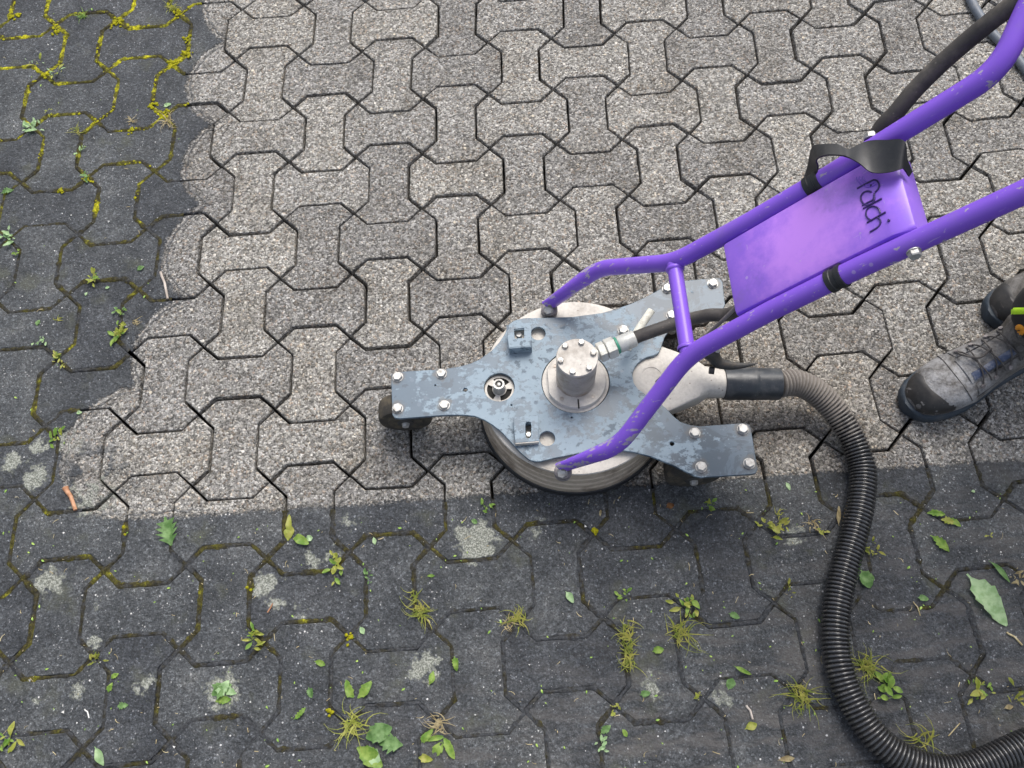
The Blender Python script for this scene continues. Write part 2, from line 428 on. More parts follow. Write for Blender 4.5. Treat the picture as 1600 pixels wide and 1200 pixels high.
def mat_leather():
    M = MT('grey_work_leather'); P = M.pos()
    f = M.smooth(M.noise(17, 6, .7, dist=.6), .40, .66)
    col = M.mix(f, (.050, .044, .038), (.175, .166, .158))
    fr_ = M.smooth(M.vmath('DISTANCE', P, (1.53, -1.035, .08)), .12, .03)
    col = M.mix(M.math('MULTIPLY', fr_, M.smooth(M.noise(30, 5, .7), .3, .62)), col, (.30, .30, .305))
    col = M.mix(.6, col, M.ramp(M.noise(190, 4, .75), [(.3, .5), (.5, 1), (.7, 1.35)]), 'MULTIPLY')
    col = M.mix(M.math('MULTIPLY', M.smooth(M.noise(40, 4, .7), .60, .70), .6), col, (.05, .046, .042))
    n1 = M.bump(M.noise(70, 5, .65, dist=.8), .6, .004)
    return M.out(col, .58, 0, M.bump(M.noise(420, 3), .3, .001, n1), spec=.4)
INK = None
PAVER = mat_paver(); MOSS = mat_moss(); CUSHION = mat_cushion(); PLATE = mat_plate()
BEIGE = mat_dirty_paint('dusty_beige_paint', (.53, .50, .455), (.20, .165, .13), .75, .55, 16, lo=.5, hi=.8)
CAST = mat_dirty_paint('grey_steel_dusty', (.42, .385, .35), (.27, .20, .14), .8, .42, 22, .25)
WALL = mat_dirty_paint('mud_stained_steel', (.47, .395, .31), (.17, .13, .095), .9, .5, 11, .0)
ZINC = mat_dirty_paint('zinc_bolt', (.47, .465, .45), (.27, .245, .21), .8, .45, 60, .45)
RUBBER = mat_dirty_paint('black_rubber', (.012, .013, .016), (.045, .044, .042), .5, .45, 20)
CUFF = mat_dirty_paint('scuffed_black_rubber', (.024, .029, .036), (.11, .11, .11), .6, .34, 30)
WHEELM = mat_dirty_paint('muddy_tyre', (.035, .031, .026), (.11, .09, .06), .9, .8, 30)
FORKM = mat_dirty_paint('dark_steel', (.05, .05, .05), (.12, .095, .07), .8, .6, 25, .3)
CAVITY_SHADE = mat_dirty_paint('painted_cavity_shade', (.012, .011, .010), (.03, .028, .02), .5, .9, 40)  # near-black colour painted in for the shade inside openings
PURPLE = mat_purple('purple_paint'); BOXM = mat_purple('faded_purple_cover', False, True)
HOSE = mat_hose()
PHOSE = mat_dirty_paint('dusty_pressure_hose', (.050, .045, .042), (.13, .115, .10), .8, .65, 18)
CABLE = mat_dirty_paint('grey_blue_hose', (.115, .135, .165), (.20, .20, .20), .6, .5, 18)
STEELD = mat_dirty_paint('worn_grey_steel', (.20, .18, .18), (.34, .31, .30), .7, .45, 40, .4)
PALE = mat_dirty_paint('pale_cast_plastic', (.74, .73, .64), (.36, .33, .27), .6, .5, 40)
CRIMP = mat_dirty_paint('hose_crimp_zinc', (.66, .66, .61), (.40, .37, .30), .7, .40, 50, .2)
GREEN = mat_dirty_paint('green_band', (.06, .30, .20), (.2, .25, .2), .4, .5, 40)
LEATHER = mat_leather()
TOECAP = mat_dirty_paint('black_toe_rubber', (.020, .019, .019), (.075, .068, .06), .45, .5, 22)
SOLE = mat_dirty_paint('dark_blue_sole', (.018, .030, .045), (.07, .075, .08), .6, .6, 25)
LACE = mat_dirty_paint('dusty_laces', (.055, .05, .048), (.15, .14, .13), .6, .8, 40)
BLUETAG = mat_dirty_paint('blue_tongue_strip', (.035, .055, .115), (.21, .22, .26), .9, .6, 70)
BLACKCL = mat_dirty_paint('black_work_trousers', (.012, .012, .013), (.05, .05, .05), .5, .85, 20)
NEON = mat_dirty_paint('neon_yellow_strip', (.50, .85, .02), (.4, .6, .05), .3, .7, 30)
ORANGE = mat_dirty_paint('orange_emblem', (.75, .30, .02), (.45, .2, .03), .3, .6, 60)
JACKET = mat_dirty_paint('dark_grey_jacket', (.05, .052, .056), (.09, .09, .09), .5, .85, 14)
SKIN = mat_dirty_paint('skin', (.52, .33, .25), (.45, .26, .19), .4, .5, 14)
RECESS_SHADE = mat_dirty_paint('recess_shade_lettering', (.030, .014, .105), (.09, .05, .25), .6, .35, 60)  # dark purple painted in for the shade of recessed strokes
SOIL = mat_dirty_paint('joint_soil', (.010, .009, .008), (.024, .020, .015), .8, .95, 9)
LEAFA = mat_leaf('leaf_blue_green', (.13, .27, .075), (.27, .44, .17))
LEAFB = mat_leaf('leaf_fresh_green', (.17, .33, .045), (.36, .50, .11))
LEAFC = mat_leaf('leaf_yellow_green', (.34, .40, .05), (.52, .52, .14))
LEAFD = mat_leaf('leaf_pale', (.36, .55, .26), (.56, .72, .44))
DRY = mat_leaf('dry_straw', (.34, .27, .14), (.58, .50, .30), .8)
TWIGO = mat_leaf('orange_twig_bark', (.34, .16, .08), (.50, .28, .17), .7)
TWIGG = mat_leaf('grey_twig_bark', (.33, .28, .24), (.52, .46, .41), .8)
BROWN = mat_leaf('brown_leaf', (.20, .08, .03), (.42, .22, .09), .7)
GRASS = mat_leaf('grass_blade', (.20, .26, .03), (.46, .44, .10), .6)
GRIT = mat_leaf('pale_grit', (.45, .45, .44), (.78, .77, .74), .8)

# ------------------------------------------------------------------ paving
LC = .16
CO = np.array([[-.00312468, -.006437], [-.0026979, -.00357235], [.00908242, -.00541255], [-.00650646, .00258165], [-.00097001, -.00862461],
               [.02738526, .02797288], [.00132753, .00849734], [-.00692776, .00094324], [.01309438, .00704577], [.00812346, .02182023]])
_nc = {}
def node_xy(i, j):
    """corner of the paving grid, laid a little irregularly like the real one"""
    if (i, j) in _nc: return _nc[(i, j)]
    x, y = i * LC, -j * LC
    a, b = min(max(x, -.7), 2.0) - .6, min(max(y, -1.75), .3) + .6
    B = np.array([1, a, b, a * a, a * b, b * b, a ** 3, a * a * b, a * b * b, b ** 3])
    dx, dy = B @ CO
    r = random.Random(i * 977 + j * 131 + 5)
    _nc[(i, j)] = Vector((x + dx + r.uniform(-.0016, .0016), y + dy + r.uniform(-.0016, .0016), 0))
    return _nc[(i, j)]
SHAPE_H = [(0, 1), (.205, .80), (.795, .80), (1, 1), (1.205, .795), (1.205, .205), (1, 0), (.795, .20), (.205, .20), (0, 0), (-.205, .205), (-.205, .795)]
SHAPE_V = [(y, x) for x, y in SHAPE_H][::-1]
def cell_poly(i, j):
    a, b, c, d = node_xy(i, j + 1), node_xy(i + 1, j + 1), node_xy(i + 1, j), node_xy(i, j)
    sh = SHAPE_H if (i + j) % 2 else SHAPE_V
    return [a * (1 - s) * (1 - t) + b * s * (1 - t) + c * s * t + d * (1 - s) * t for s, t in sh]
def inset(poly, d):
    n = len(poly); out = []
    for k in range(n):
        p, q, r = poly[k - 1], poly[k], poly[(k + 1) % n]
        e1 = (q - p).normalized(); e2 = (r - q).normalized()
        n1 = Vector((e1.y, -e1.x, 0)); n2 = Vector((e2.y, -e2.x, 0))
        m = (n1 + n2); m = m / max(.35, m.length_squared) * 2
        out.append(q + m * d)
    return out
def area(p): return sum(p[k - 1].x * p[k].y - p[k].x * p[k - 1].y for k in range(len(p))) / 2
def add_paver(bm, i, j, fine=True):
    r = random.Random(i * 313 + j * 7919)
    poly = cell_poly(i, j)
    sg = -1 if area(poly) > 0 else 1
    c = sum(poly, Vector()) / len(poly)
    jt = Vector((r.uniform(-.0012, .0012), r.uniform(-.0012, .0012), 0))
    gap = (r.uniform(.0022, .0035) if r.random() < .85 else r.uniform(.0016, .0044)) * sg
    outer = [p + jt for p in inset(poly, gap)]
    z0 = r.uniform(-.0016, .0010); tx, ty = r.uniform(-.014, .014), r.uniform(-.014, .014)
    ht = lambda p: z0 + (p.x - c.x) * tx + (p.y - c.y) * ty
    ch = r.uniform(.0016, .0030) * sg
    rings = []
    cnt = [max(1, int((outer[(k + 1) % 12] - outer[k]).length / .016)) for k in range(12)]
    for off, dz in ((0, -.055), (0, -.0035), (.35, -.0012), (1, 0)):
        pl = inset(outer, ch * off) if off else outer
        if fine:
            q = []
            for k in range(len(pl)):
                a, b = pl[k], pl[(k + 1) % len(pl)]
                m = cnt[k]
                for s in range(m):
                    p = a.lerp(b, s / m)
                    if dz > -.03:
                        nv = mnoise.noise_vector(p * 95 + Vector((0, 0, off * .1))) * (.0012 if dirt_dist(p.x, p.y) < 0 else .0016)
                        p = p + Vector((nv.x, nv.y, 0))
                    q.append(p)
            pl = q
        rings.append([bm.verts.new((p.x, p.y, ht(p) + dz)) for p in pl])
    n = len(rings[0])
    for a, b in zip(rings, rings[1:]):
        for k in range(n): bm.faces.new((a[k], a[(k + 1) % n], b[(k + 1) % n], b[k]))
    bm.faces.new(rings[-1])
bm = bmesh.new()
for v in ((-60, -60), (60, -60), (60, 60), (-60, 60)): bm.verts.new((v[0], v[1], -.045))
bm.faces.new(bm.verts)
pavement = obj('pavement', bm, SOIL, None, 0); tag(pavement, 'interlocking grey concrete paving half cleaned, half dark with grime and moss', None, None, 'structure')
def seen(i, j):
    c = sum(cell_poly(i, j), Vector()) / 12
    q = CR.transposed() @ (c - CC)
    if q.z > -.1: return None
    u, v = 800 - CF * q.x / q.z, 600 + CF * q.y / q.z
    return max(abs(u - 800) / 800, abs(v - 600) / 600)
rank = sorted([(seen(i, j), i, j) for i in range(-8, 18) for j in range(-6, 16) if seen(i, j) is not None])
near = [(i, j) for s, i, j in rank[:290]]
for i, j in near:
    bm = bmesh.new(); add_paver(bm, i, j); bmesh.ops.recalc_face_normals(bm, faces=bm.faces)
    bmesh.ops.triangulate(bm, faces=[f for f in bm.faces if len(f.verts) > 4])
    obj('paver', bm, PAVER, pavement, 25)
bm = bmesh.new(); ns = set(near)
for i in range(-22, 32):
    for j in range(-30, 24):
        if (i, j) not in ns: add_paver(bm, i, j, False)
bmesh.ops.recalc_face_normals(bm, faces=bm.faces)
tag(obj('paver_field', bm, PAVER, pavement, 25), None, None, None, 'stuff')

# moss and dirt that fills the joints where nothing has been cleaned
def edge_line(i, j, horiz):
    """polyline of the joint from node i,j to the next node to the right (horiz) or below"""
    a = node_xy(i, j); b = node_xy(i + 1, j) if horiz else node_xy(i, j + 1)
    d = b - a; nrm = Vector((-d.y, d.x, 0))
    if horiz: s = .20 if (i + j) % 2 == 0 else -.20       # the cell below stands upright -> bulges up
    else: s = .205 if (i + j) % 2 else -.205
    if not horiz: s = -s
    pts = [a, a + d * .205 + nrm * s, a + d * .795 + nrm * s, b]
    return pts
bm = bmesh.new(); lay = bm.verts.layers.float.new('mossiness')
cush = []
for i in range(-9, 18):
    for j in range(-7, 16):
        for hz in (True, False):
            pts = edge_line(i, j, hz)
            path = []
            for a, b in zip(pts, pts[1:]):
                m = max(2, int((b - a).length / .005))
                path += [a.lerp(b, k / m) for k in range(m)]
            path.append(pts[-1])
            prev = None; r = random.Random(i * 31 + j * 17 + hz)
            for k, p in enumerate(path):
                if dirt_dist(p.x, p.y) < .004 + .008 * mnoise.noise(p * 40): prev = None; continue
                t = (path[min(k + 1, len(path) - 1)] - path[max(k - 1, 0)]).normalized(); nr = Vector((-t.y, t.x, 0))
                ms = .33 + .34 * max(0, min(1, (p.y + .55) / .6)) * max(0, min(1, (.15 - p.x) / .3))
                ms -= .27 * max(0, min(1, (-p.y - 1.28 + .22 * (p.x - .3)) / .3))
                n1 = mnoise.noise(p * 22); n2 = mnoise.noise(p * 95 + Vector((9, 0, 0)))
                ms += .16 * n1
                w = (.0058 + .0032 * n1 + .0036 * n2 + .0030 * max(0, ms - .2)); w = max(.0030, w)
                hgt = -.0004 + .0026 * max(0, ms) + .0012 * n2
                row = []
                for q, f in ((-1.15, -.0045), (-.6, -.0006), (0, 0), (.6, -.0006), (1.15, -.0045)):
                    jit = mnoise.noise(p * 160 + Vector((q * 7, 3, 0)))
                    v = bm.verts.new(p + nr * (q * w * (1 + .35 * jit)) + Vector((0, 0, hgt + f + .0009 * jit))); v[lay] = ms; row.append(v)
                if prev:
                    for s in range(4): bm.faces.new((prev[s], prev[s + 1], row[s + 1], row[s]))
                prev = row
                if ms + .30 * n1 > .60 and r.random() < .6: cush.append((p + nr * r.uniform(-.5, .5) * w, r))
bmesh.ops.recalc_face_normals(bm, faces=bm.faces)
for f in bm.faces:
    if f.normal.z < 0: f.normal_flip()
tag(obj('joint_moss', bm, MOSS, None, 180), 'brown and olive moss filling the joints of the uncleaned paving', 'moss', None, 'stuff')
_b = bmesh.new(); bmesh.ops.create_icosphere(_b, subdivisions=2, radius=1)
ICO_V = [v.co.copy() for v in _b.verts]; ICO_F = [[v.index for v in f.verts] for f in _b.faces]; _b.free()
CV, CFA = [], []
def blob(c, r0):
    o = len(CV)
    for v in ICO_V:
        k = 1 + .45 * mnoise.noise(v * 1.7 + c * 90) + .3 * mnoise.noise(v * 4 + c * 50)
        CV.append((v.x * r0 * k + c.x, v.y * r0 * k + c.y, v.z * r0 * .42 * k + c.z))
    CFA.extend([[q + o for q in f] for f in ICO_F])
for c, r in cush: blob(c + Vector((0, 0, .0005)), r.uniform(.0014, .0040))
for u, v, rr, n in ((185, 35, .016, 26), (290, 85, .014, 22), (270, 100, .012, 16), (240, 165, .010, 12), (255, 178, .011, 14), (70, 120, .010, 12), (25, 25, .012, 14), (292, 60, .010, 12), (275, 22, .012, 14), (90, 50, .012, 14), (133, 280, .008, 9), (95, 300, .008, 8), (205, 205, .008, 10), (545, 997, .007, 8), (515, 1112, .006, 6), (928, 831, .006, 7)):
    g = at(u, v)
    for _ in range(n):
        blob(g + Vector((rnd.gauss(0, rr * .55), rnd.gauss(0, rr * .55), rnd.uniform(0, .003))), rnd.uniform(.002, .0050))
bm = bpy.data.meshes.new('moss_cushions'); bm.from_pydata(CV, [], CFA)
tag(obj('moss_cushions', bm, CUSHION, None, 180), 'bright yellow-green moss cushions in the joints at the upper left', 'moss', None, 'stuff')

# ------------------------------------------------------------------ surface cleaner
YC = -1.006
HC = Vector((.786, -1.002, 0))
mach = thing('surface_cleaner', (HC.x, HC.y, 0), 'purple handled pavement cleaning machine with blue-grey plate on small wheels', 'cleaning machine')
ZP = .127
# round deck
lathe('deck', [(0, .100), (.150, .100), (.181, .101), (.1855, .1085), (.184, .1115), (.178, .1125), (0, .1125)], HC, BEIGE, mach, 96)
lathe('side_wall', [(.176, .101), (.1845, .1005), (.1862, .088), (.1862, .083), (.1880, .0815), (.1885, .066), (.1862, .064), (.1865, .060), (.1898, .058), (.1905, .044), (.1885, .042), (.1888, .040), (.1915, .038), (.1925, .022), (.1905, .019), (.170, .019)], HC, WALL, mach, 96)
lathe('brush_skirt', [(.175, .022), (.1895, .021), (.1945, .019), (.1955, .014), (.1945, .011), (.1965, .007), (.1950, .002), (.180, .001)], HC, RUBBER, mach, 96)

# plate outline traced at its own height
up = [(611, 585), (620, 581), (690, 577), (717, 573), (735, 568), (750, 561), (768, 548), (780, 535), (789, 521), (794, 508), (803, 501), (818, 497), (850, 496.5), (895, 495), (940, 489), (965, 482), (987, 474), (1005, 466), (1022, 457), (1038, 448), (1050, 443), (1066, 439), (1118, 434), (1125, 435), (1129, 441), (1133, 476), (1130, 483), (1088, 500)]
mid = [(1060, 508), (1047, 515), (1039, 526), (1034, 540), (1030, 550), (1022, 555), (1010, 558), (1000, 564), (992, 573), (988, 585), (990, 598), (997, 608), (1010, 617), (1026, 626), (1040, 637), (1052, 650), (1063, 659), (1078, 664), (1094, 666)]
lo = [(1160, 661), (1168, 662), (1173, 668), (1184, 733), (1181, 739), (1175, 741), (1096, 746), (1086, 744), (1052, 727), (1020, 714), (990, 706), (975, 704), (940, 706), (905, 708), (880, 713), (860, 717), (845, 721), (835, 721), (826, 718), (812, 706), (800, 693), (785, 676), (770, 664), (757, 656), (742, 650), (722, 648), (690, 649), (625, 654), (617, 653), (613, 648)]
toxy = lambda L, h=ZP: [tuple(at(u, v, h)[:2]) for u, v in L]
def rp(u, v, h=ZP): return at(u, v, h)
fp = rp(780, 605); h1 = rp(841, 521); h2 = rp(855, 685)
loops = [toxy(up + mid + lo), circ(HC, .0665, 48), circ(fp, .0300, 36), circ(h1, .0145), circ(h2, .0150)]
for u, v, r in ((727, 609, .0042), (1050, 693, .0045), (680, 602, .0018), (799, 633, .0018), (893, 652, .0018), (930, 630, .0024)):
    q = rp(u, v); 
    if (Vector(q[:2]) - Vector(HC[:2])).length > .0695: loops.append(circ(q, r, 14))
loops.append(toxy([(803, 516), (819, 514.5), (820, 533), (804, 534)]))
loops.append(toxy([(820, 664), (831, 663), (831, 685), (821, 686)]))
plate = cutout('mounting_plate', loops, ZP, .007, .0009, PLATE, mach)

HEXB = None
def hex_bolt(c, r=.0098, h=.008, axis=(0, 0, 1), parent=None, name='bolt', washer=True, mat=None):
    ax = Vector(axis).normalized(); q = Vector((0, 0, 1)).rotation_difference(ax)
    bm = bmesh.new(); c = Vector(c); a0 = rnd.uniform(0, 1)
    if washer: add_lathe(bm, [(0, 0), (r * 1.1, 0), (r * 1.1, .0014), (0, .0016)], c, 20, ax)
    rings = []
    for rr, z in ((r, .0014), (r, h * .8), (r * .86, h), (r * .5, h * 1.0)):
        rings.append([bm.verts.new(c + q @ Vector((rr * math.cos(a0 + k * math.pi / 3), rr * math.sin(a0 + k * math.pi / 3), z))) for k in range(6)])
    for a, b in zip(rings, rings[1:]):
        for k in range(6): bm.faces.new((a[k], a[(k + 1) % 6], b[(k + 1) % 6], b[k]))
    bm.faces.new(rings[-1])
    bmesh.ops.recalc_face_normals(bm, faces=bm.faces)
    return obj(name, bm, mat or ZINC, parent or mach, 30)
for u, v in BOLTS:
    hex_bolt(rp(u, v, ZP + .004) * 1.0 - Vector((0, 0, .004)))

# front port: recessed spoked disc with a raised nut
f0 = Vector((fp.x, fp.y, 0))
lathe('port_shade_disc', [(.0295, .1130), (0, .1132)], f0, CAVITY_SHADE, mach, 32)  # black disc stands in for the shade below the port slots
lp = [circ(f0, .0292, 36)]
for a in (75, 195, 315):
    seg = [(f0.x + .0245 * math.cos(rad(a + t)), f0.y + .0245 * math.sin(rad(a + t))) for t in range(-42, 43, 12)] + [(f0.x + .0140 * math.cos(rad(a + t)), f0.y + .0140 * math.sin(rad(a + t))) for t in range(42, -43, -12)]
    lp.append(seg)
cutout('port_disc', lp, .1175, .003, .0005, BEIGE, mach)
lathe('port_nut', [(.0130, .1170), (.0115, .128), (.0112, .141), (.0108, .143), (.0075, .143), (.0070, .139), (.0066, .132), (0, .132)], f0, ZINC, mach, 24)
lathe('port_stud', [(.0042, .131), (.0042, .141), (.0030, .1425), (0, .1427)], f0, ZINC, mach, 16)

# two clip brackets standing on the plate
def bracket(corners, zt, slot, front):
    out = toxy(corners, zt)
    b = cutout('clip_bracket', [out, toxy(slot, zt)], zt, .004, .0006, PLATE, mach)
    a, c = Vector((*out[2], 0)), Vector((*out[3], 0))
    bm = bmesh.new(); d = (c - a).normalized(); n = Vector((-d.y, d.x, 0))
    mid_ = (a + c) / 2
    m = Matrix.Translation((mid_.x, mid_.y, (zt - .0005 + ZP) / 2)) @ Matrix(((d.x, n.x, 0, 0), (d.y, n.y, 0, 0), (0, 0, 1, 0), (0, 0, 0, 1)))
    bevel_box(bm, m, (c - a).length, .004, zt - ZP - .001, .0006)
    obj('bracket_leg', bm, PLATE if front else BEIGE, b, 30)
    return b
bracket([(791, 508), (829, 504), (831, 540), (795, 543)], ZP + .026, [(803, 514), (819, 512.5), (819, 528), (804, 529)], True)
sl_ = [(821, 662), (823, 659), (826, 658.5), (829, 660), (830, 664), (830, 681), (828, 684), (825, 685), (822, 683), (821, 680)]
bracket([(802, 652), (838, 647), (842, 651), (842, 689), (805, 692)][0:1] + [(841, 648), (842, 689), (805, 692)], ZP + .013, sl_, False)
hex_bolt(rp(811, 526, ZP + .002) - Vector((0, 0, .002)), .0062, .012, washer=False)
hex_bolt(rp(826, 680, ZP + .002) - Vector((0, 0, .002)), .0058, .008, washer=False)

# swivel
ringp = [(0, .1125), (.0655, .1125), (.0660, .118), (.0650, .1245), (.0600, .1255), (.0595, .134), (.0580, .1365), (.040, .137), (0, .137)]
rg = lathe('swivel_flange', ringp, HC, BEIGE, mach, 72)
for v in rg.data.vertices:
    if v.co.z > .1250 and v.co.x - HC.x < -.053: v.co.x = HC.x - .053
for v in rg.data.vertices:
    if v.co.z > .1250 and v.co.y - HC.y > .0545: v.co.y = HC.y + .0545
bm = bmesh.new(); bevel_box(bm, Matrix.Translation((HC.x + .001, HC.y - .0508, .1302)), .0028, .0176, .0140, .0004); obj('flange_slit_shade', bm, CAVITY_SHADE, mach)  # dark block painted as the shade of an open slit
for a in (-128, -52, 40, 140):
    lathe('flange_screw', [(.0042, .1365), (.0042, .1378), (.003, .1378), (.0024, .1368), (0, .1368)], HC + Vector((.0490 * math.cos(rad(a)), .0490 * math.sin(rad(a)), 0)), CAST, mach, 12)
sw = lathe('swivel_body', [(.0375, .136), (.0375, .160), (.0368, .1615), (.0368, .1630), (.0378, .1645), (.0380, .2285), (.0370, .2300), (0, .2300)], HC, CAST, mach, 64)
lathe('swivel_cap', [(.0372, .2300), (.0386, .2312), (.0386, .2352), (.0376, .2366), (0, .2368)], HC, BEIGE, sw, 64)
for k in range(6):
    a = rad(10 + 60 * k)
    hex_bolt(HC + Vector((.0310 * math.cos(a), .0310 * math.sin(a), .2364)), .0060, .0062, parent=sw, washer=False)
# fitting and the start of the hose
fd = Vector((.0655, .0215, .006)).normalized()
f1 = HC + Vector((.030, .0125, .2120))
fit = lathe('hose_fitting', [(.0125, 0), (.0125, .012), (.0100, .0125), (.0100, .013)], f1, CRIMP, mach, 24, fd)
def hexnut(c, ax, r, l, mat, parent, name):
    bm = bmesh.new(); q = Vector((0, 0, 1)).rotation_difference(ax); rings = []
    for rr, z in ((r * .7, 0), (r * .92, .0005), (r, .0018), (r, l - .0018), (r * .92, l - .0005), (r * .7, l)):
        rings.append([bm.verts.new(c + q @ Vector((rr * math.cos(k * math.pi / 3), rr * math.sin(k * math.pi / 3), z))) for k in range(6)])
    for a, b in zip(rings, rings[1:]):
        for k in range(6): bm.faces.new((a[k], a[(k + 1) % 6], b[(k + 1) % 6], b[k]))
    bm.faces.new(rings[0][::-1]); bm.faces.new(rings[-1]); bmesh.ops.recalc_face_normals(bm, faces=bm.faces)
    return obj(name, bm, mat, parent, 25)
hexnut(f1 + fd * .0125, fd, .0195, .015, CRIMP, fit, 'hex_nut')
hexnut(f1 + fd * .0280, fd, .0205, .0195, CRIMP, fit, 'hex_nut')
lathe('marking_band', [(.0145, 0), (.0165, .0005), (.0165, .0045), (.0145, .005)], f1 + fd * .0475, GREEN, fit, 24, fd)
lathe('crimp_sleeve', [(.0150, 0), (.0164, .002), (.0160, .032), (.0150, .034), (.009, .034)], f1 + fd * .0525, CRIMP, fit, 24, fd)
# pale stub that stands up beside the hose
tube('drain_stub', [at(980, 545, .158), at(1000, 511, .168), at(1018, 485, .176)], .0078, PALE, mach, 14)

# suction spigot
def superloop(c, hx, hy, p, n=28):
    L = []
    for k in range(n):
        a = 2 * math.pi * k / n; ca, sa = math.cos(a), math.sin(a)
        L.append(Vector((c[0], c[1] + hx * math.copysign(abs(ca) ** (2 / p), ca), c[2] + hy * math.copysign(abs(sa) ** (2 / p), sa))))
    return L
bm = bmesh.new(); rings = []
for x, y, z, hx, hy, p in ((.895, -1.0, .1020, .080, .0165, 9), (.950, -1.002, .1020, .076, .0165, 9), (1.022, -1.008, .0985, .042, .0265, 10), (1.042, -1.011, .0980, .0305, .0290, 2.8), (1.074, -1.0155, .0965, .0285, .0285, 2), (1.090, -1.0160, .0960, .0285, .0285, 2)):
    rings.append([bm.verts.new(q) for q in superloop((x, y, z), hx, hy, p)])
for a, b in zip(rings, rings[1:]):
    for k in range(28): bm.faces.new((a[k], a[(k + 1) % 28], b[(k + 1) % 28], b[k]))
bm.faces.new(rings[0]); bm.faces.new(rings[-1][::-1]); bmesh.ops.recalc_face_normals(bm, faces=bm.faces)
obj('suction_spigot', bm, BEIGE, mach, 20)
hp = at(1031, 590, .1185)
lathe('deck_boss', [(.041, .1120), (.0405, .1185), (.039, .1195), (.0195, .1195), (.0190, .1165), (0, .1165)], (rp(1018, 588, .119).x, rp(1018, 588, .119).y, 0), BEIGE, mach, 40)
lathe('boss_plug', [(.0188, .1166), (.0180, .1180), (.012, .1182), (.0115, .1172), (0, .1172)], (rp(1020, 589, .118).x, rp(1020, 589, .118).y, 0), STEELD, mach, 24)
# linkage rod and lever
tube('linkage_rod', [at(1026, 597, .128), at(1065, 560, .20), at(1130, 500, .31), at(1152, 478, .345)], .0036, STEELD, mach, 10)
lv = [at(1100, 540, .205), at(1112, 553, .19), at(1122, 566, .176), at(1140, 571, .172), at(1162, 571, .172), at(1184, 568, .172)]
tube('release_lever', smooth_path(lv, 5), [x * 1.25 for x in (.0105, .0115, .012, .0125, .013, .0125, .0115, .0105, .0098, .0092, .0088, .0085, .0082, .0078, .0074, .0070, .0066, .006, .0054, .0048, .0042, .0036, .003, .0024, .0014, .0008)], FORKM, mach, 12)
tube('lever_pivot', [at(1108, 578, .165), at(1116, 579, .165)], .0075, FORKM, mach, 12)
tube('lever_stay', [at(1120, 545, .20), at(1138, 520, .235), at(1150, 505, .26)], .0045, FORKM, mach, 8)
hex_bolt(at(1120, 547, .208), .0055, .005, (.2, -.5, .8), washer=False)

# wheels under the three arms
def wheel(ax, y0, y1, r, bolt_y):
    w = lathe('wheel', [(.010, 0), (r * .62, 0), (r * .66, .003), (r * .86, .003), (r * .95, .004), (r, .011), (r, (y1 - y0) - .011), (r * .95, (y1 - y0) - .004), (r * .66, (y1 - y0) - .003), (.010, y1 - y0)], (ax, y0, r), WHEELM, mach, 40, (0, 1, 0))
    lathe('hub', [(0, -.002), (.016, -.002), (.018, .002), (.018, .006)], (ax, y0, r), FORKM, w, 20, (0, 1, 0))
    hex_bolt((ax, bolt_y + .003, r), .0075, .008, (0, -1, 0), parent=w)
    tube('axle', [(ax, y0 - .004, r), (ax, y1 + .012, r)], .0055, STEELD, w, 12)
    bm = bmesh.new(); bevel_box(bm, Matrix.Translation((ax + .02, y1 + .009, .088)), .062, .005, .064, .001)
    bevel_box(bm, Matrix.Translation((ax + .02, (y0 + y1) / 2 + .004, .1168)), .070, y1 - y0 + .018, .0058, .001)
    obj('wheel_fork', bm, FORKM, mach)
wheel(.4425, -1.036, -.988, .0545, -1.040)
wheel(1.000, -1.196, -1.150, .0545, -1.200)
wheel(1.000, -.868, -.822, .0545, -.872)

# purple push handle
OX = Vector((.953, YC, .41)); TH = math.atan2(.29, .252); AX = Vector((math.cos(TH), 0, math.sin(TH))); NX = Vector((-math.sin(TH), 0, math.cos(TH)))
def hp3(s, t, n=0.0): return OX + AX * s + Vector((0, t, 0)) + NX * n
def rail(sg):
    pts = [(.747, YC + sg * .172, .137), (.842, YC + sg * .179, .254), (.953, YC + sg * .087, .41)]
    pts += [tuple(hp3(.16, sg * .0805)), tuple(hp3(.30, sg * .0800)), tuple(hp3(.572 if sg < 0 else .548, sg * .0880)), tuple(hp3(.66 if sg < 0 else .645, sg * .200)), tuple(hp3(.86, sg * .215))]
    path = bend_path(pts[:4], .038, 8)[:-1] + bend_path(pts[3:], .036, 8)
    fl = []; rr = []
    for p in path:
        d = (p - Vector(pts[0])).length
        k = max(0, 1 - d / .045)
        fl.append((1 + .25 * k, 1 - .55 * k)); rr.append(.0152)
    t = tube('handle_rail', path, rr, PURPLE, mach, 20, flat=fl, up=(0, 1, 0) if False else (0, 0, 1))
    tube('grip', [hp3(.75, sg * .2095), hp3(.862, sg * .2155)], .0178, RUBBER, t, 16)
    # pivot: rubber mount and bolt on the deck
    b = Vector((.747, YC + sg * .172, 0))
    lathe('rubber_mount', [(0, .112), (.0165, .112), (.0170, .1175), (.0150, .119), (.0165, .1215), (.0165, .128), (.013, .130), (0, .130)], b + Vector((0, -.004, 0)), STEELD, mach, 24)
    hex_bolt(b + Vector((-.002, -.009, .130)), .0092, .009, (-.15, -.45, .88))
    tube('mount_stud', [b + Vector((-.001, -.004, .126)), b + Vector((.001, 0, .146))], .0075, STEELD, mach, 12)
    # rubber clamp ring
    c = hp3(.275, sg * .0803)
    rb = lathe('clamp_ring', [(.0154, -.012), (.0172, -.0115), (.0172, -.004), (.0160, -.003), (.0160, .004), (.0176, .005), (.0176, .012), (.0154, .0125)], c, RUBBER, mach, 24, AX)
    hex_bolt(hp3(.388 if sg < 0 else .372, sg * .097, .004 if sg < 0 else .002), .0088, .009, (0, sg * 1.0, .1), washer=True)
    return t
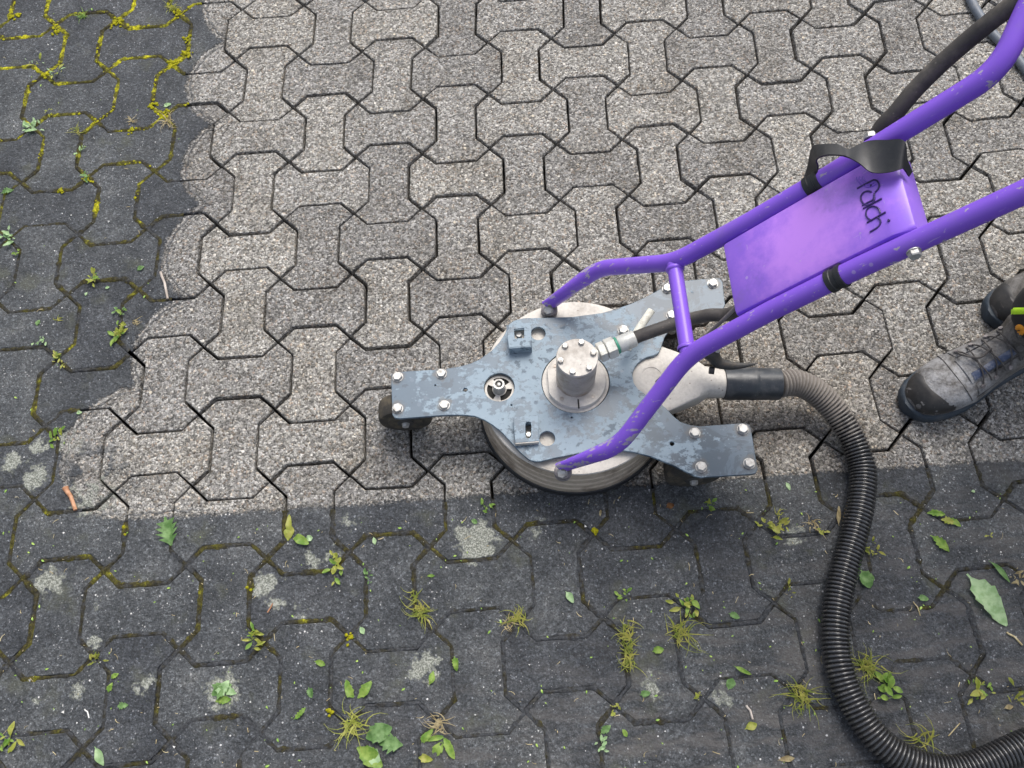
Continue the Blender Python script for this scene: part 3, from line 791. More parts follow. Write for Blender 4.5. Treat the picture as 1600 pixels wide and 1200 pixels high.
rail(1); rail(-1)
tube('cross_bar', [(.953, YC - .084, .41), (.953, YC + .084, .41)], .0128, PURPLE, mach, 18)

for s_ in (-1, 1):
    lathe('weld_bead', [(.0126, -.004), (.0152, -.0022), (.0160, .0006), (.0150, .003)], (.953, YC + s_ * .0735, .41), PURPLE, mach, 20, (0, s_, 0))
# cover box between the rails
def boxcover():
    s0, s1, tw = .106, .396, .064
    zt, zb = .009, -.045
    bm = bmesh.new()
    def cs(s, dn, w, rc=.006):
        q = []
        for t, n in ((-w, zb), (-w, zt + dn - rc), (-w + rc * .3, zt + dn - rc * .3), (-w + rc, zt + dn), (w - rc, zt + dn), (w - rc * .3, zt + dn - rc * .3), (w, zt + dn - rc), (w, zb)):
            q.append(bm.verts.new(hp3(s, t, n)))
        return q
    R = [cs(s0, -.006, tw - .001, .002), cs(s0 + .0015, -.0015, tw), cs(s0 + .006, 0, tw), cs(.20, .0008, tw), cs(.30, .0008, tw), cs(s1 - .030, 0, tw), cs(s1 - .025, -.0006, tw), cs(s1 - .004, -.0085, tw), cs(s1, -.012, tw - .002)]
    for a, b in zip(R, R[1:]):
        for k in range(7): bm.faces.new((a[k], a[k + 1], b[k + 1], b[k]))
        bm.faces.new((a[7], a[0], b[0], b[7]))
    bm.faces.new(R[0][::-1]); bm.faces.new(R[-1])
    bmesh.ops.recalc_face_normals(bm, faces=bm.faces)
    return obj('cover_box', bm, BOXM, mach, 35)
cb = boxcover()
def box_pt(u, v, n=.0099):
    d = CR @ Vector(((u - 800) / CF, -(v - 600) / CF, -1.0)); P0 = OX + NX * n
    return CC + d * ((P0 - CC).dot(NX) / d.dot(NX))
zx = lambda L: [box_pt(1280 + x / 8.57, 240 + y / 8.57) for x, y in L]
def arc(cx, cy, r, a0, a1, n=12, rot=-28, ky=1.0):
    out = []
    for k in range(n + 1):
        a = rad(a0 + (a1 - a0) * k / n); x, y = r * math.cos(a), r * ky * math.sin(a)
        c, s = math.cos(rad(rot)), math.sin(rad(rot))
        out.append((cx + x * c - y * s, cy + x * s + y * c))
    return out
strokes = {
    'letter': None}
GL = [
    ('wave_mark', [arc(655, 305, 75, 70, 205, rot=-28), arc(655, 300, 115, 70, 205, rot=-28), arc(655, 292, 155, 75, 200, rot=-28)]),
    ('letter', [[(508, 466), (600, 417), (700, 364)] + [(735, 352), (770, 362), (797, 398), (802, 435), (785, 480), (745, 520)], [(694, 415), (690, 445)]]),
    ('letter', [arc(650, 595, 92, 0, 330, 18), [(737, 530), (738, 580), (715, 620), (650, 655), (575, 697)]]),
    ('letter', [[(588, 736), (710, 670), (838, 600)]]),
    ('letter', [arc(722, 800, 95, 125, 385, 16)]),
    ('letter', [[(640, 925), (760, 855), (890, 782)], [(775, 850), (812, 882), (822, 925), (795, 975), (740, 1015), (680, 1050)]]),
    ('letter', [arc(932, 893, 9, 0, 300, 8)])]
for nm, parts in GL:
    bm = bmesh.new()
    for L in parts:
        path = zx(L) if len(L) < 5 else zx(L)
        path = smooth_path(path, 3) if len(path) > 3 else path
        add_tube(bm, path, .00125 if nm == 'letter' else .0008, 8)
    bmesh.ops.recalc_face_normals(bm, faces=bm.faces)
    obj(nm, bm, RECESS_SHADE if nm == 'letter' else PURPLE, cb)  # raised strokes coloured dark, as recessed ones would be shaded

# rubber strap, twisted once over the far rail
def ribbon(name, rows, mat, parent, th=.0022):
    A = smooth_path([r[0] for r in rows], 6); B = smooth_path([r[1] for r in rows], 6)
    bm = bmesh.new(); prev = None
    nn = None
    for k, (a, b) in enumerate(zip(A, B)):
        t = (A[min(k + 1, len(A) - 1)] + B[min(k + 1, len(A) - 1)] - A[max(k - 1, 0)] - B[max(k - 1, 0)])
        w = (b - a); n = t.cross(w)
        n = n.normalized() if n.length > 1e-9 else (nn or Vector((0, 0, 1)))
        if nn and n.dot(nn) < -.2: pass
        nn = n
        row = [bm.verts.new(a + n * th / 2), bm.verts.new(a.lerp(b, .5) + n * th / 2), bm.verts.new(b + n * th / 2), bm.verts.new(b - n * th / 2), bm.verts.new(a.lerp(b, .5) - n * th / 2), bm.verts.new(a - n * th / 2)]
        if prev:
            for s in range(6): bm.faces.new((prev[s], prev[(s + 1) % 6], row[(s + 1) % 6], row[s]))
        else: bm.faces.new(row[::-1])
        prev = row
    bm.faces.new(prev); bmesh.ops.recalc_face_normals(bm, faces=bm.faces)
    return obj(name, bm, mat, parent, 50)
SP = lambda u, v, n: box_pt(u, v, n)
ribbon('rubber_strap', [
    (SP(1254, 284, -.005), SP(1270, 290, .012)),
    (SP(1262, 262, .006), SP(1278, 262, .018)),
    (SP(1269, 231, .026), SP(1276, 250, .040)),
    (SP(1285, 226, .034), SP(1290, 243, .052)),
    (SP(1308, 226, .036), SP(1312, 243, .050)),
    (SP(1325, 234, .034), SP(1325, 246, .040)),
    (SP(1342, 226, .026), SP(1342, 255, .040)),
    (SP(1360, 220, .024), SP(1361, 269, .030)),
    (SP(1385, 219, .024), SP(1385, 270, .020)),
    (SP(1412, 220, .020), SP(1406, 265, .016)),
    (SP(1417, 248, .004), SP(1412, 264, .006)),
    (SP(1425, 268, -.012), SP(1420, 276, -.010))], RUBBER, mach)

# ------------------------------------------------------------------ hoses
tail = f1 + fd * .084
ph = [tail, tail + fd * .02, at(1060, 504, .228), at(1105, 493, .262), at(1150, 487, .300), hp3(.16, .005, -.075), hp3(.25, .035, -.080), hp3(.33, .085, -.060), box_pt(1372, 210, -.030), box_pt(1400, 176, -.022), box_pt(1430, 140, -.020), box_pt(1470, 100, -.018), box_pt(1512, 63, -.014), box_pt(1550, 32, -.008), box_pt(1592, 0, 0), box_pt(1650, -45, .01)]
e = ph[-1]; ph += [e + Vector((.08, .05, .02)), e + Vector((.20, .11, -.03)), e + Vector((.34, .18, -.2)), e + Vector((.45, .24, -.5)), Vector((e.x + .55, e.y + .30, .3)), Vector((e.x + .68, e.y + .36, .05)), Vector((e.x + .85, e.y + .42, .0125)), Vector((e.x + 1.8, e.y + .6, .0125))]
hs = tube('pressure_hose', smooth_path(ph, 8), .0122, PHOSE, None, 16)
tag(hs, 'dark dusty pressure hose running along the purple handle to the machine swivel', 'hose')
cab = [at(1500, -60, .011), at(1515, -5, .011), at(1533, 28, .011), at(1556, 58, .011), at(1580, 80, .011), at(1606, 112, .011), at(1660, 175, .011), at(1800, 260, .011), at(2100, 300, .011)]
cab = [Vector(p) for p in cab]; cab = [cab[0] + Vector((-.2, 1.2, 0)), cab[0] + Vector((-.06, .4, 0))] + cab
tag(tube('water_hose', smooth_path(cab, 8), .0108, CABLE, None, 14), 'thin grey-blue hose lying on the paving at the top right corner', 'hose')
# corrugated vacuum hose with its cuff
vac = thing('vacuum_hose', (1.09, -1.017, 0), 'thick black corrugated suction hose curving over the paving from the beige spigot', 'hose')
hc = [Vector((1.076, -1.0155, .0962)), Vector((1.13, -1.0180, .0935)), Vector((1.188, -1.0215, .0885))]
cuffprof = [(.0290, 0), (.0318, .001), (.0322, .010), (.0320, .054), (.0328, .056), (.0332, .061), (.0322, .064), (.0318, .068), (.0316, .108), (.0312, .112), (.027, .1125)]
cf = lathe('cuff', cuffprof, hc[0], CUFF, vac, 32, (hc[2] - hc[0]).normalized())
pts = [hc[2], at(1243, 598, .080), at(1270, 609, .068), at(1298, 634, .053), at(1322, 667, .040), at(1339, 702, .0305)]
pts += [at(u, v, .0262) for u, v in ((1348, 738), (1345, 785), (1336, 828), (1325, 868), (1314, 910), (1307, 952), (1305, 995), (1310, 1036), (1320, 1070), (1334, 1100), (1352, 1131), (1376, 1160), (1408, 1183), (1450, 1200), (1495, 1204), (1540, 1192), (1578, 1175), (1620, 1158), (1680, 1145), (1780, 1150), (1950, 1200), (2300, 1230))]
sp = smooth_path(pts, 24)
# resample by arc length, five rings per corrugation
L_ = [0]
for a, b in zip(sp, sp[1:]): L_.append(L_[-1] + (b - a).length)
step = .0076 / 6; N = int(min(L_[-1], 1.9) / step); res = []; k = 0
for i in range(N):
    s = i * step
    while L_[k + 1] < s: k += 1
    res.append(sp[k].lerp(sp[k + 1], (s - L_[k]) / max(1e-9, L_[k + 1] - L_[k])))
PR = [.0222, .0244, .0266, .0270, .0266, .0244]
bm = bmesh.new(); dl = bm.verts.layers.float.new('dust'); rings = add_tube(bm, res, [PR[i % 6] for i in range(N)], 22)  # 'dust' layer holds real dust plus painted rib-crest highlights
for i, rg_ in enumerate(rings):
    s = i * step
    for v in rg_: v[dl] = max(.20, min(1, 1.15 - s / .24)) + (.16 if i % 6 in (2, 3, 4) else 0)  # dust thickest by the cuff; crest term paints the rib highlights
bmesh.ops.recalc_face_normals(bm, faces=bm.faces)
obj('corrugated_tube', bm, HOSE, vac, 80)
# ------------------------------------------------------------------ person at the handle
def skin_mesh(joints, edges, root=0, sub=2):
    me = bpy.data.meshes.new('skin'); me.from_pydata([j[0] for j in joints], edges, [])
    o = bpy.data.objects.new('skin', me); COL.objects.link(o)
    o.modifiers.new('skin', 'SKIN'); sv = me.skin_vertices[0].data
    for i, j in enumerate(joints):
        r = j[1]; sv[i].radius = (r, r) if isinstance(r, (int, float)) else r
        sv[i].use_root = (i == root)
    ss = o.modifiers.new('sub', 'SUBSURF'); ss.levels = sub; ss.render_levels = sub
    m = bpy.data.meshes.new_from_object(o.evaluated_get(bpy.context.evaluated_depsgraph_get()))
    bpy.data.objects.remove(o); bpy.data.meshes.remove(me); m.materials.clear()
    return m
B1 = Vector((1.454, -1.062, 0)); A1 = rad(23.0)      # toe tip and heading (toe to heel) of the front boot
B2 = Vector((1.672, -.868, 0)); A2 = rad(14.0)
def fr(B, A):
    d = Vector((math.cos(A), math.sin(A), 0)); n = Vector((-math.sin(A), math.cos(A), 0))
    return lambda s, t, z: B + d * (s * 1.07) + n * t + Vector((0, 0, z))
F1, F2 = fr(B1, A1), fr(B2, A2)
an1, an2 = F1(.225, .0, .10), F2(.225, .0, .10)
hipc = Vector((1.80, -.93, .95))
hl, hr = hipc + Vector((0, -.085, -.04)), hipc + Vector((0, .085, -.04))
kn1 = Vector((1.71, -.965, .50)); kn2 = Vector((1.87, -.81, .50))
gl, gr = hp3(.80, -.213), hp3(.80, .213)
J = [(hipc, (.13, .11)), (hipc + Vector((-.01, 0, .20)), (.125, .10)), (hipc + Vector((-.03, 0, .38)), (.15, .11)), (hipc + Vector((-.045, 0, .53)), (.065, .065)), (hipc + Vector((-.06, 0, .60)), (.062, .062)),
     (hipc + Vector((-.075, 0, .68)), (.088, .078)), (hipc + Vector((-.075, 0, .77)), (.080, .072)),
     (hl, .082), (kn1, .056), (an1, .042), (hr, .082), (kn2, .056), (an2, .042),
     (hipc + Vector((-.03, -.185, .46)), .055), (Vector((1.72, -1.225, 1.20)), .043), (gl + Vector((.07, -.01, .03)), .030),
     (hipc + Vector((-.03, .185, .46)), .055), (Vector((1.72, -.655, 1.20)), .043), (gr + Vector((.07, .01, .03)), .030)]
ED = [(0, 1), (1, 2), (2, 3), (3, 4), (4, 5), (5, 6), (0, 7), (7, 8), (8, 9), (0, 10), (10, 11), (11, 12), (2, 13), (13, 14), (14, 15), (2, 16), (16, 17), (17, 18)]
person = obj('person', skin_mesh(J, ED), SKIN, None, 180)
tag(person, 'person in scuffed grey work boots and black trousers standing behind the handle', 'person')
JT = [(hipc + Vector((-.005, 0, .16)), (.150, .128)), (hipc + Vector((0, 0, -.02)), (.165, .14)), (hl + Vector((0, -.004, -.06)), .098), (kn1, .072), (F1(.240, 0, .30), .066), (F1(.216, .004, .150), .071), (hr + Vector((0, .004, -.06)), .098), (kn2, .072), (F2(.238, 0, .30), .080), (F2(.228, 0, .115), .078)]
obj('trousers', skin_mesh(JT, [(0, 1), (1, 2), (2, 3), (3, 4), (4, 5), (1, 6), (6, 7), (7, 8), (8, 9)]), BLACKCL, person, 180)
JJ = [(hipc + Vector((0, 0, -.09)), (.195, .165)), (J[1][0], (.148, .122)), (J[2][0], (.172, .13)), (hipc + Vector((-.04, 0, .50)), (.075, .075)), (J[13][0], .072), (J[14][0], .058), (gl + Vector((.10, -.014, .045)), .043), (J[16][0], .072), (J[17][0], .058), (gr + Vector((.10, .014, .045)), .043)]
obj('jacket', skin_mesh(JJ, [(0, 1), (1, 2), (2, 3), (2, 4), (4, 5), (5, 6), (2, 7), (7, 8), (8, 9)]), JACKET, person, 180)
hd = hipc + Vector((-.075, 0, .735))
lathe('cap', [(.091, -.01), (.093, .02), (.084, .06), (.055, .088), (0, .098)], hd, BLACKCL, person, 28)
bm = bmesh.new(); add_tube(bm, [hd + Vector((-.095, 0, .0)), hd + Vector((-.12, 0, .125 - .14)), hd + Vector((-.105, 0, -.035))], [.008, .013, .004], 8); obj('nose', bm, SKIN, person)
for sg, g in ((-1, gl), (1, gr)):
    bm = bmesh.new(); w = Vector((.07, sg * .01, .03)); pd = AX
    add_tube(bm, [g + w * 1.15, g + w * .8, g + w * .45 + NX * .012], [.030, .040, .036], 12, flat=[(1, 1), (.55, 1.05), (.5, 1.1)])
    for k in range(4):
        c = g + AX * (.030 - .021 * k)
        L = [c + (NX * math.cos(rad(a)) + Vector((0, sg, 0)) * math.sin(rad(a))) * .0275 for a in (60, 25, -15, -60, -105, -150, -185)[:7 - (k == 3)]]
        add_tube(bm, [g + w * .45 + NX * .012 + AX * (.02 - .014 * k)] + L, [.010, .0102, .0100, .0098, .0094, .009, .0085, .007][:len(L) + 1], 8)
    L = [g + w * .7, g + AX * .05 + NX * .01 - Vector((0, sg * .028, 0)), g + AX * .052 - NX * .020 - Vector((0, sg * .022, 0)), g + AX * .045 - NX * .030]
    add_tube(bm, L, [.014, .0125, .011, .008], 8)
    bmesh.ops.recalc_face_normals(bm, faces=bm.faces)
    obj('work_glove', bm, BLACKCL, person, 60)

def foot_loop(F, s, w0, w1, z0, z1, p=2.6, n=28, tc=0.0):
    """closed section across the foot at s: flat-ish bottom, domed top"""
    L = []
    for k in range(n):
        a = 2 * math.pi * k / n; ca, sa = math.cos(a), math.sin(a)
        t = math.copysign(abs(ca) ** (2 / p), ca)
        zz = math.copysign(abs(sa) ** (2 / (p if sa > 0 else 5)), sa)
        z = (z0 + z1) / 2 + zz * (z1 - z0) / 2
        w = (w0 if sa < 0 else w0 + (w1 - w0) * max(0, sa))
        L.append(F(s, tc + t * w, z))
    return L
def loft(bm, loops, cap=True):
    R = [[bm.verts.new(q) for q in L] for L in loops]; n = len(R[0])
    for a, b in zip(R, R[1:]):
        for k in range(n): bm.faces.new((a[k], a[(k + 1) % n], b[(k + 1) % n], b[k]))
    if cap: bm.faces.new(R[0][::-1]); bm.faces.new(R[-1])
    bmesh.ops.recalc_face_normals(bm, faces=bm.faces)
UPPER = [(.004, .014, .010, .024, .040), (.012, .030, .024, .022, .056), (.026, .042, .034, .022, .070), (.050, .051, .042, .022, .082), (.080, .056, .046, .022, .088), (.105, .057, .045, .022, .090), (.130, .054, .042, .022, .098), (.155, .049, .040, .022, .112), (.180, .045, .040, .022, .128), (.215, .043, .041, .022, .140), (.255, .042, .040, .022, .138), (.285, .036, .034, .024, .128), (.300, .022, .020, .028, .115)]
def shell_pt(F, s, ang, off=.0):
    """point on the boot upper: ang 90 = top of the instep, 0 / 180 = its sides"""
    for a, b in zip(UPPER, UPPER[1:]):
        if a[0] <= s <= b[0]:
            k = (s - a[0]) / (b[0] - a[0]); w0, w1, z0, z1 = [a[q] + (b[q] - a[q]) * k for q in (1, 2, 3, 4)]; break
    ca, sa = math.cos(rad(ang)), math.sin(rad(ang)); p = 2.6
    t = math.copysign(abs(ca) ** (2 / p), ca); zz = math.copysign(abs(sa) ** (2 / p), sa)
    c = F(s, 0, (z0 + z1) / 2)
    q = F(s, t * (w0 + (w1 - w0) * max(0, sa)), (z0 + z1) / 2 + zz * (z1 - z0) / 2)
    return q + (q - c).normalized() * off
def boot(F, B, lab, ang_=A1):
    bm = bmesh.new()
    loops = [foot_loop(F, *u) for u in UPPER]
    loft(bm, loops)
    bmesh.ops.subdivide_edges(bm, edges=bm.edges, cuts=2, use_grid_fill=True, smooth=0)
    for v in bm.verts:      # creases and wrinkles of the worn leather
        l = v.co - B; s = (l.x * math.cos(ang_) + l.y * math.sin(ang_)) / 1.07; tt = -l.x * math.sin(ang_) + l.y * math.cos(ang_)
        k = max(0, 1 - abs(s - .125) / .05) * (v.co.z > .045)
        if v.co.z > .035:
            cr_ = max(0, 1 - abs(s - .118) / .055)
            for sk_, ph_ in ((900 / 4.2, 0), (520 / 4.2, 1.3)):
                w_ = math.sin((s + .35 * abs(tt) + .006 * mnoise.noise(v.co * 40)) * sk_ + ph_)
                v.co.z -= .0024 * cr_ * max(0, w_) ** 3
            side = max(0, abs(tt) - .02) / .03
            v.co += Vector((0, 0, -1)) * .0022 * min(1, side) * max(0, math.sin(s * 95 + 60 * abs(tt) + 2 * mnoise.noise(v.co * 25))) ** 4 * (s > .08)
        v.co += mnoise.noise_vector(v.co * 38) * .0016 * (v.co.z > .035)
    ub = obj('boot', bm, LEATHER, person, 60); ub['label'] = lab
    # sole
    SO = [(-.004, .010), (.004, .030), (.014, .041), (.030, .050), (.060, .058), (.095, .0605), (.13, .056), (.17, .049), (.22, .046), (.26, .045), (.288, .039), (.304, .024)]
    bm = bmesh.new(); loft(bm, [foot_loop(F, s, w, w * .97, .001, .027 + (.006 if s < .05 else 0), 3.2) for s, w in SO])
    obj('sole', bm, SOLE, ub, 50)
    # toe cap of rubber, lower edge sweeping back along the outer side
    bm = bmesh.new(); rows = []
    for k in range(15):
        ang = -8 + 196 * k / 14; b = .034 + .030 * max(0, (ang - 95) / 90) ** 1.2 + .010 * max(0, (70 - ang) / 70)
        rows.append([bm.verts.new(shell_pt(F, max(.0042, .0042 + (b - .0042) * q / 6), ang, .0016 if q < 6 else -.0006)) for q in range(7)])
    for a, b in zip(rows, rows[1:]):
        for q in range(6): bm.faces.new((a[q], a[q + 1], b[q + 1], b[q]))
    bmesh.ops.recalc_face_normals(bm, faces=bm.faces); obj('toe_cap', bm, TOECAP, ub, 60)
    for sq in (.092, .240):
        tube('seam', [shell_pt(F, sq - .012 * math.sin(rad(a)), a, .0005) for a in range(4, 177, 12)], .0009, LACE, ub, 6)
    tube('seam', [shell_pt(F, .10 + .012 * k, 14 + 1.2 * k, .0005) for k in range(14)], .0012, LACE, ub, 6)
    tube('seam', [shell_pt(F, .10 + .012 * k, 166 - 1.2 * k, .0005) for k in range(14)], .0012, LACE, ub, 6)
    # tongue, its strip, and quarter flaps beside it
    def strip(nm, s0, s1, a0, a1, off, mat, n=14, m=5, par=ub):
        bm = bmesh.new(); R = []
        for i in range(n + 1):
            s = s0 + (s1 - s0) * i / n; R.append([])
            for j in range(m + 1):
                e = (j in (0, m)) or i in (0, n)
                R[-1].append(bm.verts.new(shell_pt(F, s, a0 + (a1 - a0) * j / m, off - (.0022 if e else 0))))
        for a, b in zip(R, R[1:]):
            for j in range(m): bm.faces.new((a[j], a[j + 1], b[j + 1], b[j]))
        bmesh.ops.recalc_face_normals(bm, faces=bm.faces); return obj(nm, bm, mat, par, 60)
    strip('tongue', .098, .235, 60, 120, .0035, LEATHER)
    strip('tongue_strip', .104, .205, 98, 116, .0062, BLUETAG)
    strip('eyelet_flap', .104, .225, 22, 56, .0042, LEATHER)
    strip('eyelet_flap', .104, .225, 126, 160, .0042, LEATHER)
    for i in range(4):
        s = .112 + .026 * i
        L = [shell_pt(F, s, 45, .006), shell_pt(F, s + .004, 66, .010), shell_pt(F, s + .009, 90, .0115), shell_pt(F, s + .014, 114, .010), shell_pt(F, s + .018, 137, .006)]
        tube('lace', smooth_path(L, 4), .0016, LACE, ub, 8)
        L = [shell_pt(F, s, 137, .006), shell_pt(F, s + .006, 112, .009), shell_pt(F, s + .010, 90, .0105), shell_pt(F, s + .014, 68, .009), shell_pt(F, s + .018, 45, .006)]
        tube('lace', smooth_path(L, 4), .0016, LACE, ub, 8)
        for ang in (44, 138):
            c = shell_pt(F, s, ang, .0048); c2 = shell_pt(F, s, ang, .0078)
            tube('eyelet', [c, c2], .0046, STEELD, ub, 10)
    L = [shell_pt(F, .110, 52, .008), shell_pt(F, .108, 72, .016), shell_pt(F, .125, 88, .018), shell_pt(F, .150, 84, .014)]
    tube('lace', smooth_path(L, 6), .0022, LACE, ub, 8)
    # padded collar round the ankle
    bm = bmesh.new()
    CL = []
    for z, hx, hy, cx in ((.085, .046, .075, .222), (.110, .050, .074, .224), (.125, .053, .072, .226), (.140, .050, .069, .228), (.150, .054, .068, .228), (.165, .051, .064, .228), (.178, .055, .064, .229), (.195, .052, .062, .230), (.206, .050, .060, .230), (.200, .043, .052, .230)):
        CL.append([F(cx + .014 + .10 * max(0, z - .1) + hy * .92 * math.cos(2 * math.pi * k / 28), hx * math.sin(2 * math.pi * k / 28), z - .010 * math.cos(2 * math.pi * k / 28)) for k in range(28)])
    loft(bm, CL)
    for v in bm.verts: v.co += mnoise.noise_vector(v.co * 40) * .003
    obj('ankle_collar', bm, LEATHER, ub, 60)
    for i in range(2):
        z = .150 + .026 * i
        L = [F(.250 - .066 * math.cos(rad(a)), .056 * math.sin(rad(a)), z + .004 + .012 * (i == 0) * math.sin(rad(a * 2))) for a in range(-70, 71, 14)]
        tube('lace', L, .0024, LACE, ub, 8)
    return ub
boot(F1, B1, 'scuffed front work boot with pale worn leather and black rubber toe')
boot(F2, B2, 'rear work boot showing only its black toe at the picture edge', A2)
# neon strip and round emblem sewn on the front trouser leg
from mathutils.bvhtree import BVHTree
tro = [o for o in bpy.data.objects if o.name == 'trousers'][0]
bvh = BVHTree.FromPolygons([v.co.copy() for v in tro.data.vertices], [list(p.vertices) for p in tro.data.polygons])
def leg_at(u, v, off):
    d = (CR @ Vector(((u - 800) / CF, -(v - 600) / CF, -1.0))).normalized()
    h, n, i, q = bvh.ray_cast(CC, d)
    return h + n * off if h else None
def sewn(name, grid, mat, par):
    bm = bmesh.new(); R = []
    for i, row in enumerate(grid):
        R.append([])
        for j, (u, v) in enumerate(row):
            e = i in (0, len(grid) - 1) or j in (0, len(row) - 1)
            q = leg_at(u, v, .0004 if e else .0022); R[-1].append(bm.verts.new(q) if q else None)
    for a, b in zip(R, R[1:]):
        for j in range(len(a) - 1):
            f = [a[j], a[j + 1], b[j + 1], b[j]]
            if all(f): bm.faces.new(f)
    for v in list(bm.verts):
        if not v.link_faces: bm.verts.remove(v)
    bmesh.ops.recalc_face_normals(bm, faces=bm.faces)
    return obj(name, bm, mat, par, 60)
sewn('neon_strip', [[(1580 + 4 * k, 481 + 2.6 * j - .12 * k) for k in range(12)] for j in range(5)], NEON, tro)
em = sewn('emblem', [[(1593 + r * math.cos(a * math.pi / 9), 516 + r * 1.1 * math.sin(a * math.pi / 9)) for r in (.3, 3, 6, 8.5)] for a in range(19)], ORANGE, tro)
for L in ([(1591, 520), (1591, 512), (1596, 511)], [(1591, 516), (1595, 515)]):
    P_ = [leg_at(u, v, .0030) for u, v in L]
    if all(P_): tube('emblem_mark', P_, .0009, BLACKCL, em, 6)
# ------------------------------------------------------------------ weeds, leaves and litter
def leaf_bm(bm, L, w, c=(0, 0, 0), yaw=0.0, pitch=.1, curl=.3, jag=0.0, fold=.25, twist=0.0, n=9, stem=.0, rr=None, bend=0.0):
    rr = rr or rnd
    c = Vector(c); M = Matrix.Rotation(yaw, 3, 'Z') @ Matrix.Rotation(-pitch, 3, 'Y') @ Matrix.Rotation(twist, 3, 'X')
    rows = []
    for i in range(n + 1):
        t = i / n
        tq = max(0, (t - stem) / (1 - stem)); pr = max(0, math.sin(math.pi * min(1, tq * .95 + .03) ** .9)) ** .72
        pr *= 1 + .10 * math.sin(t * 9 + L * 900)
        wd = w / 2 * max(.04, pr)
        if t < stem: wd = w * .05
        if jag and 0 < i < n: wd *= 1 + jag * (1 if i % 2 else -1) * rr.uniform(.6, 1.1)
        x = L * t; z = curl * L * (t * (1 - t)) - curl * L * .2 * t * t
        yb = bend * L * t * t + .02 * L * math.sin(t * 5)
        z += .05 * w * math.sin(t * 11 + L * 700)
        e = fold * wd
        rows.append([c + M @ Vector((x - (wd * .3 if jag and i % 2 else 0), yb - wd, z + e)), c + M @ Vector((x, yb - wd * .5, z + e * .35)), c + M @ Vector((x, yb, z)), c + M @ Vector((x, yb + wd * .5, z + e * .35)), c + M @ Vector((x - (wd * .3 if jag and i % 2 else 0), yb + wd, z + e))])
    R = [[bm.verts.new(p) for p in r] for r in rows]
    for a, b in zip(R, R[1:]):
        for k in range(4): bm.faces.new((a[k], b[k], b[k + 1], a[k + 1]))
def settle(o, zmin=.0008):
    """let a loose piece rest on the paving"""
    me = o.data; lo = min(v.co.z for v in me.vertices)
    me.transform(Matrix.Translation((0, 0, zmin - lo)))
def local_thing(name, bm, mat, g, label, cat, group=None, thick=.0006):
    me = bpy.data.meshes.new(name)
    if thick:
        r = bmesh.ops.solidify(bm, geom=list(bm.faces), thickness=thick)
    bmesh.ops.recalc_face_normals(bm, faces=bm.faces)
    bm.to_mesh(me); bm.free()
    o = obj(name, me, mat, None, 70); settle(o); o.location = (g.x, g.y, 0)
    return tag(o, label, cat, group)
def loose_leaf(u, v, L, w, yaw, mat, label, jag=0.0, curl=.18, fold=.3, bend=0.0, stem=.12, name='fallen_leaf', cat='leaf', group='loose leaves on the paving'):
    bm = bmesh.new(); leaf_bm(bm, L, w, (-L / 2 * math.cos(rad(yaw)), -L / 2 * math.sin(rad(yaw)), .002), rad(yaw), 0, curl, jag, fold, 0, 11, stem, bend=bend)
    return local_thing(name, bm, mat, at(u, v), label, cat, group)
def tuft(u, v, size, n, mat, label, spread=1.0, elong=(1, 1), name='grass_tuft', low=.45):
    bm = bmesh.new(); rr = random.Random(int(u * 7 + v))
    for k in range(int(n * 1.5)):
        yaw = rr.uniform(0, 2 * math.pi); L = size * rr.choice((.3, .4, .5, .6, .75, 1.0))
        b = Vector((rr.gauss(0, size * .16) * elong[0] * spread, rr.gauss(0, size * .16) * elong[1] * spread, 0))
        elv = rr.uniform(.15, 1.0) * low * 2; w = rr.uniform(.0008, .0016); pv = None
        sw = rr.uniform(-1.1, 1.1)
        for i in range(5):
            t = i / 4
            r = L * t * math.cos(elv * (1 - .5 * t)); z = L * t * math.sin(elv) * (1 - .62 * t) * 1.15
            a = yaw + sw * t
            p = b + Vector((math.cos(a) * r, math.sin(a) * r, z)); s = Vector((-math.sin(a), math.cos(a), 0)) * (w * (1 - .85 * t))
            cur = (bm.verts.new(p - s), bm.verts.new(p + s))
            if pv: bm.faces.new((pv[0], pv[1], cur[1], cur[0]))
            pv = cur
    return local_thing(name, bm, mat, at(u, v), label, 'grass tuft', 'grass tufts in the joints', .0004)
def weed(u, v, size, n, mat, label, w=.35, name='small_weed', jag=0.0, pitch=.35, alt=None, elong=(1, 1)):
    """rosette: each leaf a part of its own"""
    g = at(u, v); t = thing(name, (g.x, g.y, 0), label, 'weed', 'small weeds in the joints'); rr = random.Random(int(u * 13 + v * 3))
    for k in range(int(n * 1.7)):
        bm = bmesh.new(); L = size * rr.choice((.25, .35, .45, .6, .8))
        b = Vector((rr.gauss(0, size * .30) * elong[0], rr.gauss(0, size * .30) * elong[1], rr.uniform(.001, .006)))
        leaf_bm(bm, L, L * w * rr.uniform(.8, 1.3), b, rr.uniform(0, 6.28), pitch * rr.uniform(.1, 2.0), rr.uniform(.05, .4), jag, rr.uniform(.1, .5), rr.uniform(-.3, .3), 6, .2, rr)
        bmesh.ops.solidify(bm, geom=list(bm.faces), thickness=.0005)
        bmesh.ops.recalc_face_normals(bm, faces=bm.faces)
        o = obj('leaf', bm, alt if alt and rr.random() < .4 else mat, None, 70)
        for vv in o.data.vertices: vv.co.z = max(vv.co.z, .0006)
        o.parent = t
    return t
